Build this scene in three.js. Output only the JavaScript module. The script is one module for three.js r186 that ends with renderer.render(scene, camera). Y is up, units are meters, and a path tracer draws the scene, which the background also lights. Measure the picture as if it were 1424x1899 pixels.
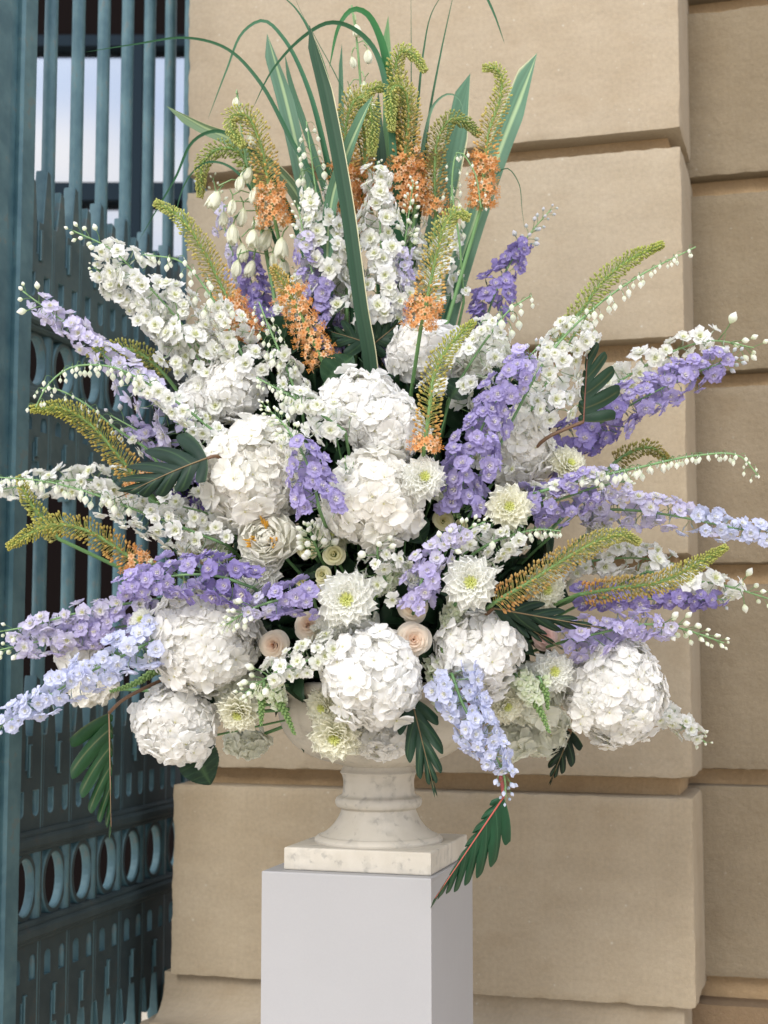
import * as THREE from 'three';
import { mergeGeometries } from 'three/addons/utils/BufferGeometryUtils.js';
import { ImprovedNoise } from 'three/addons/math/ImprovedNoise.js';

// ---------------------------------------------------------------- camera, sky, sun, exposure
const F = 2750, PW = 1424, PH = 1899;                       // lens length in pixels of a 1424 x 1899 frame
const PITCH = THREE.MathUtils.degToRad(5.3), TH = THREE.MathUtils.degToRad(16.5);
const scene = new THREE.Scene();
const camera = new THREE.PerspectiveCamera(2 * Math.atan(PH / 2 / F) * 180 / Math.PI, PW / PH, 0.05, 200);
camera.position.set(0, 1.393, 2.798);
camera.lookAt(0, 1.393 + Math.sin(PITCH) * 5, 2.798 - Math.cos(PITCH) * 5);
camera.focus = 2.5;
camera.userData.fStop = 5;
scene.add(camera);

const noise = new ImprovedNoise();
function fbm(x, y, z, o = 5) { let a = 0.5, s = 0; for (let i = 0; i < o; i++) { s += a * noise.noise(x, y, z); x *= 2.03; y *= 2.03; z *= 2.03; a *= 0.5; } return s; }
const SUN = new THREE.Vector3(-0.42, 0.8, 0.95).normalize();
{ // broken bright cloud over pale blue
  const w = 1024, h = 512, d = new Float32Array(w * h * 4);
  for (let j = 0; j < h; j++) for (let i = 0; i < w; i++) {
    const el = ((j + 0.5) / h - 0.5) * Math.PI, az = (i + 0.5) / w * Math.PI * 2;
    const x = Math.cos(el) * Math.cos(az), y = Math.sin(el), z = Math.cos(el) * Math.sin(az), k = (j * w + i) * 4;
    const up = Math.max(0, y);
    let c = THREE.MathUtils.smoothstep(fbm(x * 4.2 + 37.29, y * 15.0, z * 4.2 + 1.2, 6), -0.22, 0.24);
    const b = 0.86 + 0.14 * up, cl = 1.0 + 0.25 * fbm(x * 6, y * 10, z * 6 + 4, 4);
    const blue = [0.50 * b, 0.63 * b, 0.88 * b], wh = [1.07 * cl, 0.98 * cl, 0.91 * cl];
    const low = y < 0 ? 0.45 : 1;
    for (let q = 0; q < 3; q++) d[k + q] = low * (blue[q] * (1 - c) + wh[q] * c) * 1.0;
    d[k + 3] = 1;
  }
  const sky = new THREE.DataTexture(d, w, h, THREE.RGBAFormat, THREE.FloatType);
  sky.mapping = THREE.EquirectangularReflectionMapping; sky.magFilter = sky.minFilter = THREE.LinearFilter; sky.needsUpdate = true;
  scene.background = sky; scene.environment = sky; scene.backgroundIntensity = 1; scene.environmentIntensity = 1;
}
const sun = new THREE.DirectionalLight(new THREE.Color(1, 0.965, 0.91), 1.1);
sun.position.copy(SUN).multiplyScalar(12); sun.target.position.set(0, 1, 0);
sun.castShadow = true; sun.shadow.radius = 42; sun.shadow.mapSize.set(2048, 2048);
Object.assign(sun.shadow.camera, { left: -4, right: 4, top: 4, bottom: -4, near: 0.5, far: 30 });
scene.add(sun, sun.target);
const renderer = new THREE.WebGLRenderer({ antialias: true });
renderer.toneMapping = THREE.LinearToneMapping;
renderer.toneMappingExposure = 2.36;
renderer.shadowMap.enabled = true;

// ---------------------------------------------------------------- helpers
function rngOf(s) { let a = s >>> 0; return () => { a = (a + 0x6D2B79F5) | 0; let t = Math.imul(a ^ (a >>> 15), 1 | a); t = (t + Math.imul(t ^ (t >>> 7), 61 | t)) ^ t; return ((t ^ (t >>> 14)) >>> 0) / 4294967296; }; }
const R0 = rngOf(20240);
const V3 = (x, y, z) => new THREE.Vector3(x, y, z);
const FWD = V3(0, Math.sin(PITCH), -Math.cos(PITCH)), UPV = V3(0, Math.cos(PITCH), Math.sin(PITCH));
// a place in the bouquet: the direction in which it is seen and how many mm it stands in front of the urn's axis
function P(px, py, z = 0) {
  const d = 2.75 - z / 1000;
  return camera.position.clone().addScaledVector(FWD, d).addScaledVector(UPV, (PH / 2 - py) / F * d).add(V3((px - PW / 2) / F * d, 0, 0));
}
const mpp = (z = 0) => (2.75 - z / 1000) / F;
function onPlane(px, py, point, normal) {
  const dir = FWD.clone().addScaledVector(UPV, (PH / 2 - py) / F).add(V3((px - PW / 2) / F, 0, 0));
  return camera.position.clone().addScaledVector(dir, point.clone().sub(camera.position).dot(normal) / dir.dot(normal));
}
const taken = {};
function numbered(n) { const k = taken[n] = (taken[n] ?? -1) + 1; return k ? n + '_' + String(k).padStart(3, '0') : n; }
function shadow(m) { m.castShadow = m.receiveShadow = true; return m; }
function thing(name, label, category, at = V3(0, 0, 0), group) {
  const o = new THREE.Group(); o.name = numbered(name); o.position.copy(at); o.userData = { label, category };
  if (group) o.userData.group = group;
  scene.add(o); return o;
}
function part(name, geo, mat, parent, at, quat, scale) {
  const m = shadow(new THREE.Mesh(geo, mat)); m.name = name;
  if (at) m.position.copy(at).sub(parent.isGroup && parent.parent === scene ? parent.position : V3(0, 0, 0));
  if (quat) m.quaternion.copy(quat);
  if (scale) m.scale.setScalar(scale);
  parent.add(m); return m;
}
function struct(name, geo, mat) { const m = shadow(new THREE.Mesh(geo, mat)); m.name = name; m.userData.kind = 'structure'; scene.add(m); return m; }
const AZ = V3(0, 0, 1);
function facing(dir, spin = 0) { return new THREE.Quaternion().setFromUnitVectors(AZ, dir.clone().normalize()).multiply(new THREE.Quaternion().setFromAxisAngle(AZ, spin)); }

class Bld {                                                   // collects coloured sheets, tubes and beads into one geometry
  constructor() { this.p = []; this.c = []; this.i = []; this.uv = []; }
  push(v, col) { this.p.push(v.x, v.y, v.z); this.c.push(col[0], col[1], col[2]); return this.p.length / 3 - 1; }
  grid(nu, nv, fn, col, m) {
    const s = this.p.length / 3;
    for (let a = 0; a <= nu; a++) for (let b = 0; b <= nv; b++) { const u = a / nu, v = b / nv * 2 - 1, q = fn(u, v); if (m) q.applyMatrix4(m); this.push(q, typeof col === 'function' ? col(u, v) : col); }
    for (let a = 0; a < nu; a++) for (let b = 0; b < nv; b++) { const k = s + a * (nv + 1) + b; this.i.push(k, k + 1, k + nv + 1, k + 1, k + nv + 2, k + nv + 1); }
    return this;
  }
  tube(pts, rad, sides, col, cap = true) {
    const s = this.p.length / 3, n = pts.length; let prev = null;
    for (let a = 0; a < n; a++) {
      const t = pts[Math.min(n - 1, a + 1)].clone().sub(pts[Math.max(0, a - 1)]).normalize();
      let x = prev ? prev.clone().addScaledVector(t, -prev.dot(t)) : (Math.abs(t.y) < 0.9 ? V3(0, 1, 0) : V3(1, 0, 0)).cross(t);
      x.normalize(); prev = x; const y = t.clone().cross(x), r = typeof rad === 'function' ? rad(a / (n - 1)) : rad, cc = typeof col === 'function' ? col(a / (n - 1)) : col;
      for (let b = 0; b < sides; b++) { const f = b / sides * Math.PI * 2; this.push(pts[a].clone().addScaledVector(x, Math.cos(f) * r).addScaledVector(y, Math.sin(f) * r), cc); }
    }
    for (let a = 0; a < n - 1; a++) for (let b = 0; b < sides; b++) { const k = s + a * sides + b, k2 = s + a * sides + (b + 1) % sides; this.i.push(k, k2, k + sides, k2, k2 + sides, k + sides); }
    if (cap) for (let b = 1; b < sides - 1; b++) { const e = s + (n - 1) * sides; this.i.push(e, e + b, e + b + 1); }
    return this;
  }
  bead(at, dir, len, r, ns, nr, col, sharp = 0) {             // spindle from 'at' along dir
    const z = dir.clone().normalize(), x = (Math.abs(z.y) < 0.9 ? V3(0, 1, 0) : V3(1, 0, 0)).cross(z).normalize(), y = z.clone().cross(x), s = this.p.length / 3;
    for (let a = 0; a <= nr; a++) { const u = a / nr, w = Math.pow(Math.sin(Math.PI * Math.min(0.999, Math.max(0.001, u))), sharp ? 1.1 : 0.65) * (1 - sharp * 0.4 * u) * r, cc = typeof col === 'function' ? col(u) : col;
      for (let b = 0; b < ns; b++) { const f = b / ns * Math.PI * 2; this.push(at.clone().addScaledVector(z, u * len).addScaledVector(x, Math.cos(f) * w).addScaledVector(y, Math.sin(f) * w), cc); } }
    for (let a = 0; a < nr; a++) for (let b = 0; b < ns; b++) { const k = s + a * ns + b, k2 = s + a * ns + (b + 1) % ns; this.i.push(k, k2, k + ns, k2, k2 + ns, k + ns); }
    return this;
  }
  build() {
    const g = new THREE.BufferGeometry();
    g.setAttribute('position', new THREE.Float32BufferAttribute(this.p, 3)); g.setAttribute('color', new THREE.Float32BufferAttribute(this.c, 3));
    g.setIndex(this.i); g.computeVertexNormals(); return g;
  }
}
const mixc = (a, b, t) => [a[0] + (b[0] - a[0]) * t, a[1] + (b[1] - a[1]) * t, a[2] + (b[2] - a[2]) * t];
const mulc = (a, k) => [a[0] * k, a[1] * k, a[2] * k];

// ---------------------------------------------------------------- materials
function fieldTexture(n, fn, srgb) {
  const d = new Uint8Array(n * n * 4);
  for (let j = 0; j < n; j++) for (let i = 0; i < n; i++) { const c = fn(i / n, j / n), k = (j * n + i) * 4; for (let q = 0; q < 3; q++) d[k + q] = Math.max(0, Math.min(255, (srgb ? Math.pow(Math.max(0, c[q]), 1 / 2.2) : c[q]) * 255)); d[k + 3] = 255; }
  const t = new THREE.DataTexture(d, n, n, THREE.RGBAFormat); t.wrapS = t.wrapT = THREE.RepeatWrapping; t.magFilter = THREE.LinearFilter; t.minFilter = THREE.LinearMipmapLinearFilter; t.generateMipmaps = true;
  if (srgb) t.colorSpace = THREE.SRGBColorSpace; t.needsUpdate = true; return t;
}
// gradient noise that repeats after a whole number of cells
const rP = rngOf(77), PERM = Array.from({ length: 512 }, () => Math.floor(rP() * 256)), GX = Array.from({ length: 256 }, (_, i) => Math.cos(i / 256 * 6.2832)), GY = GX.map((_, i) => Math.sin(i / 256 * 6.2832));
function pn(x, y, fx, fy, s) {
  const X = Math.floor(x), Y = Math.floor(y), a = x - X, b = y - Y, u = a * a * a * (a * (a * 6 - 15) + 10), v = b * b * b * (b * (b * 6 - 15) + 10);
  const g = (i, j) => { const h = PERM[(PERM[((X + i) % fx + s) & 255] + (Y + j) % fy) & 255]; return GX[h] * (a - i) + GY[h] * (b - j); };
  const p = g(0, 0), q = g(1, 0), r = g(0, 1), t = g(1, 1); return (p + (q - p) * u) * (1 - v) + (r + (t - r) * u) * v;
}
function tileN(u, v, f, seed, o = 4, ay = 1) { let a = 0.72, s = 0, fx = f, fy = Math.max(1, Math.round(f * ay)), k = Math.floor(seed * 37); for (let i = 0; i < o; i++) { s += a * pn(u * fx, v * fy, fx, fy, k + i * 19); fx *= 2; fy *= 2; a *= 0.5; } return s; }
const rS = rngOf(5), speck = Array.from({ length: 260 }, () => [rS(), rS(), 0.001 + 0.0035 * rS() * rS()]);
const speckGrid = {}; for (const s of speck) { const k = Math.floor(s[0] * 40) + ',' + Math.floor(s[1] * 40); (speckGrid[k] ??= []).push(s); }
function specks(u, v) { let m = 0; const a = Math.floor(u * 40), b = Math.floor(v * 40); for (let i = -1; i < 2; i++) for (let j = -1; j < 2; j++) for (const s of speckGrid[(a + i) + ',' + (b + j)] ?? []) m = Math.max(m, 1 - Math.hypot(u - s[0], v - s[1]) / s[2]); return Math.max(0, m); }
const rG = rngOf(9);
const stoneMap = fieldTexture(1024, (u, v) => {
  const big = tileN(u, v, 3, 2.1, 4), mid = tileN(u, v, 10, 5.2, 5), bed = tileN(u, v, 5, 8.8, 5, 5), fine = tileN(u, v, 110, 1.3, 2), g = rG() - 0.5;
  let c = mixc([0.51, 0.39, 0.255], [0.585, 0.475, 0.345], THREE.MathUtils.clamp(0.5 + big * 0.5 + mid * 0.3, 0, 1));
  c = mulc(c, 1 + bed * 0.07 + g * 0.11 + mid * 0.05 + fine * 0.14);
  const dark = THREE.MathUtils.smoothstep(tileN(u, v, 7, 12.4, 5, 1.5), 0.12, 0.5); c = mixc(c, [0.40, 0.28, 0.16], dark * 0.22);
  return mixc(c, [0.78, 0.7, 0.58], Math.min(1, specks(u, v) * 1.5) * 0.6);
}, true);
const stoneBump = fieldTexture(1024, (u, v) => { const b = 0.5 + tileN(u, v, 48, 1.2, 4) * 0.3 + tileN(u, v, 20, 6.3, 5, 2) * 0.12 + (rG() - 0.5) * 0.25; return [b, b, b]; });
const M = {};
M.stone = new THREE.MeshStandardMaterial({ map: stoneMap, color: new THREE.Color(0.59, 0.615, 0.62), bumpMap: stoneBump, bumpScale: 0.002, roughness: 0.95 });
M.stoneDark = new THREE.MeshStandardMaterial({ map: stoneMap, color: new THREE.Color(0.70, 0.62, 0.49), bumpMap: stoneBump, bumpScale: 0.006, roughness: 0.97 });
M.stoneBase = new THREE.MeshStandardMaterial({ map: stoneMap, color: new THREE.Color(0.34, 0.29, 0.23), bumpMap: stoneBump, bumpScale: 0.006, roughness: 0.97 });  // darker stone copy: shade on the set-back wall's plinth put into the colour
M.stoneShaded = new THREE.MeshStandardMaterial({ map: stoneMap, color: new THREE.Color(0.36, 0.365, 0.345), bumpMap: stoneBump, bumpScale: 0.005, roughness: 0.97 });  // darker copy of the stone: shade of the recessed corner put into the colour
const gateMap = fieldTexture(512, (u, v) => { const a = tileN(u, v, 8, 3.1, 5), b = tileN(u, v, 30, 7.7, 4), g = rG() - 0.5; let c = mixc([0.032, 0.094, 0.118], [0.070, 0.152, 0.172], THREE.MathUtils.clamp(0.5 + a * 1.3 + b * 0.6, 0, 1)); c = mulc(c, 1 + g * 0.12); return mixc(c, [0.13, 0.11, 0.085], THREE.MathUtils.smoothstep(b + a * 0.5, 0.33, 0.5) * 0.35); }, true);
M.gateFaceShade = new THREE.MeshStandardMaterial({ map: gateMap, color: new THREE.Color(0.72, 0.56, 0.5), bumpMap: gateMap, bumpScale: 0.0015, roughness: 0.6 });  // faces turned from the light: their dimness is painted in as a darker colour
M.gateLowShade = new THREE.MeshStandardMaterial({ map: gateMap, color: new THREE.Color(0.33, 0.27, 0.25), bumpMap: gateMap, bumpScale: 0.002, roughness: 0.75 });  // lower panels darker still: shade from their surroundings put into the colour
M.gate = new THREE.MeshStandardMaterial({ map: gateMap, bumpMap: gateMap, bumpScale: 0.0015, roughness: 0.5, metalness: 0.1 });
M.white = new THREE.MeshStandardMaterial({ map: fieldTexture(512, (u, v) => { const k = 0.97 + tileN(u, v, 4, 6.6, 5) * 0.05 - 0.10 * THREE.MathUtils.smoothstep(tileN(u, v, 26, 3.9, 4, 0.3), 0.42, 0.6) + (rG() - 0.5) * 0.02; return [0.325 * k, 0.32 * k, 0.32 * k]; }, true), roughness: 0.55, bumpMap: fieldTexture(256, (u, v) => { const b = 0.5 + tileN(u, v, 40, 2.2, 3) * 0.5; return [b, b, b]; }), bumpScale: 0.0004 });
const urnMap = fieldTexture(1024, (u, v) => {
  const a = tileN(u, v, 5, 4.4, 5), b = tileN(u, v, 16, 9.1, 5), c2 = tileN(u, v, 40, 1.9, 4), g = rG() - 0.5;
  let c = mixc([0.58, 0.53, 0.44], [0.72, 0.67, 0.575], THREE.MathUtils.clamp(0.5 + a * 1.4, 0, 1));
  c = mixc(c, [0.44, 0.41, 0.35], THREE.MathUtils.smoothstep(b + a * 0.5, 0.02, 0.4) * 0.42);
  c = mixc(c, [0.24, 0.25, 0.235], THREE.MathUtils.smoothstep(c2 + b * 0.8, 0.26, 0.55) * 0.3);
  return mulc(c, 1 + g * 0.06);
}, true);
M.urn = new THREE.MeshStandardMaterial({ map: urnMap, color: new THREE.Color(0.70, 0.70, 0.70), bumpMap: urnMap, bumpScale: 0.002, roughness: 0.8 });
M.petal = new THREE.MeshPhysicalMaterial({ vertexColors: true, roughness: 0.9, transmission: 0.5, thickness: 0, specularIntensity: 0.2, side: THREE.DoubleSide });
M.leaf = new THREE.MeshPhysicalMaterial({ vertexColors: true, roughness: 0.5, specularIntensity: 0.4, transmission: 0.12, thickness: 0, side: THREE.DoubleSide });
M.blade = new THREE.MeshPhysicalMaterial({ vertexColors: true, roughness: 0.6, specularIntensity: 0.6, transmission: 0.15, thickness: 0, side: THREE.DoubleSide });
M.green = new THREE.MeshStandardMaterial({ vertexColors: true, roughness: 0.6 });
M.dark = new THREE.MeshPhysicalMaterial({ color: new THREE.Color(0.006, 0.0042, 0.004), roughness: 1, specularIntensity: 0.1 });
M.frame = new THREE.MeshPhysicalMaterial({ color: new THREE.Color(0.010, 0.018, 0.026), roughness: 0.8, specularIntensity: 0.15 });
M.glass = new THREE.MeshStandardMaterial({ color: new THREE.Color(0.38, 0.40, 0.42), metalness: 1, roughness: 0.1 });
M.paving = new THREE.MeshStandardMaterial({ color: new THREE.Color(0.56, 0.49, 0.38), roughness: 0.95, bumpMap: stoneBump, bumpScale: 0.004 });
M.soil = new THREE.MeshStandardMaterial({ color: new THREE.Color(0.03, 0.035, 0.02), roughness: 1 });

// quarry tones: every course of stone differs a little
const TONES = [[1.0, 0.985, 0.95], [0.97, 0.97, 0.965], [1.03, 1.02, 1.0], [1.0, 1.0, 1.0], [1.04, 1.035, 1.04], [0.96, 0.95, 0.92]], tintCache = {};
function tinted(m, k) { const q = k % 6, key = m.uuid + q; if (!tintCache[key]) { const c = tintCache[key] = m.clone(); c.color.r *= TONES[q][0]; c.color.g *= TONES[q][1]; c.color.b *= TONES[q][2]; } return tintCache[key]; }
// ---------------------------------------------------------------- ground and stone walls
{ const g = new THREE.PlaneGeometry(120, 120); g.rotateX(-Math.PI / 2); const m = struct('ground', g, M.paving); m.receiveShadow = true; }
const U = V3(Math.cos(TH), 0, Math.sin(TH)), N = V3(-Math.sin(TH), 0, Math.cos(TH));
const W0 = P(800, 950, -720);                                  // a point of the pillar's front plane
W0.y = 0;
function wallUV(px, py, off = 0) { const p = onPlane(px, py, W0.clone().addScaledVector(N, off), N); return [p.clone().sub(W0).dot(U), p.y]; }
function block(u0, u1, v0, v1, n0, n1, seed, seg = 0.014, chip = 1) {
  const w = u1 - u0, h = v1 - v0, t = n1 - n0, sg = (x) => Math.max(2, Math.min(110, Math.round(x / seg)));
  const g = new THREE.BoxGeometry(w, h, t, sg(w), sg(h), Math.max(3, Math.min(24, Math.round(t / seg / 1.2))));
  const p = g.attributes.position, uv = g.attributes.uv, nr = g.attributes.normal, r = 0.003, ox = seed * 0.377, oy = seed * 0.591, q = V3(0, 0, 0);
  for (let i = 0; i < p.count; i++) {
    const x = p.getX(i), y = p.getY(i), z = p.getZ(i), nx = Math.abs(nr.getX(i)), ny = Math.abs(nr.getY(i));
    uv.setXY(i, (nx > 0.5 ? z : x) + ox, (ny > 0.5 ? z : y) + oy);
    const e = [w / 2 - Math.abs(x), h / 2 - Math.abs(y), t / 2 - Math.abs(z)].sort((a, b) => a - b);
    q.set(THREE.MathUtils.clamp(x, -w / 2 + r, w / 2 - r), THREE.MathUtils.clamp(y, -h / 2 + r, h / 2 - r), THREE.MathUtils.clamp(z, -t / 2 + r, t / 2 - r));
    const d = V3(x, y, z).sub(q), l = d.length(); if (l > 1e-6) d.multiplyScalar(Math.min(1, r / l)); q.add(d);
    if (e[1] < 0.016) {
      const c = fbm(x * 14 + seed * 9, y * 14, z * 14 + seed, 3), f = fbm(x * 60 + seed * 9, y * 60, z * 60 + seed, 3), k = (1 - e[1] / 0.016) * chip * (0.0035 * Math.max(0, c + 0.1) * 2 + 0.0028 * (f + 0.25));
      if (w / 2 - Math.abs(x) < 0.016) q.x -= Math.sign(x) * k; if (h / 2 - Math.abs(y) < 0.016) q.y -= Math.sign(y) * k; if (t / 2 - Math.abs(z) < 0.016) q.z -= Math.sign(z) * k;
    }
    q.z += 0.0012 * fbm(x * 6 + seed, y * 6, 2.2, 3);
    p.setXYZ(i, q.x, q.y, q.z);
  }
  g.computeVertexNormals(); g.translate((u0 + u1) / 2, (v0 + v1) / 2, (n0 + n1) / 2); return g;
}
{
  const pier = thing('stone_pillar', 'wide sandstone pillar of chipped rusticated blocks behind the white flowers', 'pillar', W0); pier.rotation.y = -TH;
  const uL = wallUV(338, 950)[0], uR = wallUV(1276, 950)[0], uLow = wallUV(318, 1600)[0], uRlow = wallUV(1288, 1650)[0];
  const yR = (py) => wallUV(1275, py)[1];
  const rows = [[yR(1872), yR(1480)], [yR(1445), yR(1060)], [yR(1027), yR(662)], [yR(623), yR(268)], [yR(235), yR(-160)], [yR(-195), yR(-600)]];
  rows.forEach(([a, b], k) => part('stone_block', block(k ? uL : uLow, k ? uR : uRlow, a, b, -0.42, 0, k + 1), tinted(M.stone, k), pier));
  part('recessed_core', block(uL + 0.03, uR - 0.035, 0.12, rows[5][1], -0.41, -0.062, 11, 0.05, 0), M.stoneDark, pier);
  // base: hollow moulding and plinth
  const top = rows[0][0] - 0.001, lo = wallUV(300, 1888)[1], pr = [];
  const s = new THREE.Shape(); s.moveTo(-0.3, top); s.lineTo(0.0 - 0.035, top); s.lineTo(-0.035, top - 0.018);
  for (let k = 0; k <= 10; k++) { const a = k / 10 * Math.PI / 2; s.lineTo(-0.035 + 0.075 * (1 - Math.cos(a)), top - 0.018 - (top - 0.018 - lo) * Math.sin(a)); }
  s.lineTo(0.048, lo); s.lineTo(0.048, 0); s.lineTo(-0.3, 0); s.closePath();
  const g = new THREE.ExtrudeGeometry(s, { depth: uRlow - uLow + 0.0, bevelEnabled: false, curveSegments: 12 }); g.rotateY(-Math.PI / 2); // shape x -> z
  g.scale(1, 1, 1); g.translate(uRlow - 0.03, 0, 0);
  const pp = g.attributes.position, uv = g.attributes.uv; for (let i = 0; i < pp.count; i++) uv.setXY(i, pp.getX(i) + pp.getZ(i), pp.getY(i));
  part('base_moulding', g, M.stone, pier);
  // hollow moulding also runs round the left end
  part('plinth_block', block(uLow - 0.06, uLow + 0.02, 0, lo - 0.002, -0.4, 0.046, 21, 0.02), M.stone, pier);
  part('plinth_block', block(uLow - 0.115, uLow - 0.063, 0, lo + 0.035, -0.5, -0.2, 22, 0.02), M.stoneBase, pier);

  const wall = thing('stone_wall', 'set-back sandstone wall beside the pillar corner, shade put into its block colour', 'wall', W0); wall.rotation.y = -TH;
  const off = -0.25, y2 = (py) => wallUV(1300, py, off)[1], u0 = wallUV(1270, 950, off)[0] - 0.05, u1 = u0 + 1.9;
  const r2 = [[y2(1810), y2(1456)], [y2(1426), y2(1084)], [y2(1046), y2(718)], [y2(691), y2(362)], [y2(328), y2(22)], [y2(-8), y2(-330)]];
  r2.forEach(([a, b], k) => { const cut = u0 + [0.9, 0.62, 1.1, 0.7, 0.95, 0.8][k]; part('stone_block', block(u0, cut - 0.004, a, b, off - 0.3, off, 31 + k), tinted(M.stoneShaded, k + 2), wall); part('stone_block', block(cut + 0.004, u1, a, b, off - 0.3, off, 41 + k, 0.03), tinted(M.stoneShaded, k + 4), wall); });
  part('recessed_core', block(u0, u1 - 0.02, 0.02, r2[5][1], off - 0.32, off - 0.05, 51, 0.06, 0), M.stoneDark, wall);
  part('plinth_block', block(u0, u1, 0, r2[0][0] - 0.055, off - 0.3, off + 0.03, 52, 0.03), M.stoneBase, wall);
}

// ---------------------------------------------------------------- dark passage with a window beyond the gate
{
  const d = 6.4, zc = camera.position.z - d;
  const back = thing('dark_facade', 'dark brown shopfront wall seen through the gate bars', 'wall', V3(-2.4, 0, zc));
  const at = (px, py) => onPlane(px, py, V3(0, 0, zc), V3(0, 0, 1));
  const a = at(-200, 478), b = at(420, 88), wx0 = a.x + 2.4, wx1 = b.x + 2.4, y0 = a.y, y1 = b.y;
  const bx = (x0, x1, h0, h1, z0, z1) => { const g = new THREE.BoxGeometry(x1 - x0, h1 - h0, z1 - z0); g.translate((x0 + x1) / 2, (h0 + h1) / 2, (z0 + z1) / 2); return g; };
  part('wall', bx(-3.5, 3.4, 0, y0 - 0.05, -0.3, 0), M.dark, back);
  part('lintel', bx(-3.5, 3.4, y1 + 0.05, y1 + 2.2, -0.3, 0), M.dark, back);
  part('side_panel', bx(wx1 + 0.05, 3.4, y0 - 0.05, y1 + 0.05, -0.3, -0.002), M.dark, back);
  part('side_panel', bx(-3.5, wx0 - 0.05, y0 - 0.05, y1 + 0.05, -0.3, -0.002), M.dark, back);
  const win = part('window', mergeGeometries([bx(wx0 - 0.05, wx1 + 0.05, y0 - 0.05, y0, -0.1, 0.02), bx(wx0 - 0.05, wx1 + 0.05, y1, y1 + 0.05, -0.1, 0.02), bx(wx0 - 0.05, wx0, y0, y1, -0.1, 0.02), bx(wx1, wx1 + 0.05, y0, y1, -0.1, 0.02)]), M.frame, back);
  const ym = at(200, 358).y, xm = at(250, 300).x + 2.4;
  part('transom', bx(wx0, wx1, ym - 0.04, ym + 0.04, -0.09, 0.03), M.frame, win);
  part('mullion', bx(xm - 0.033, xm + 0.033, y0, y1, -0.088, 0.036), M.frame, win);
  part('pane', bx(wx0, xm - 0.033, ym + 0.04, y1, -0.06, -0.05), M.glass, win); part('pane', bx(xm + 0.033, wx1, ym + 0.04, y1, -0.06, -0.05), M.glass, win);
  part('pane', bx(wx0, xm - 0.033, y0, ym - 0.04, -0.06, -0.05), M.glass, win); part('pane', bx(xm + 0.033, wx1, y0, ym - 0.04, -0.06, -0.05), M.glass, win);
}

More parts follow.
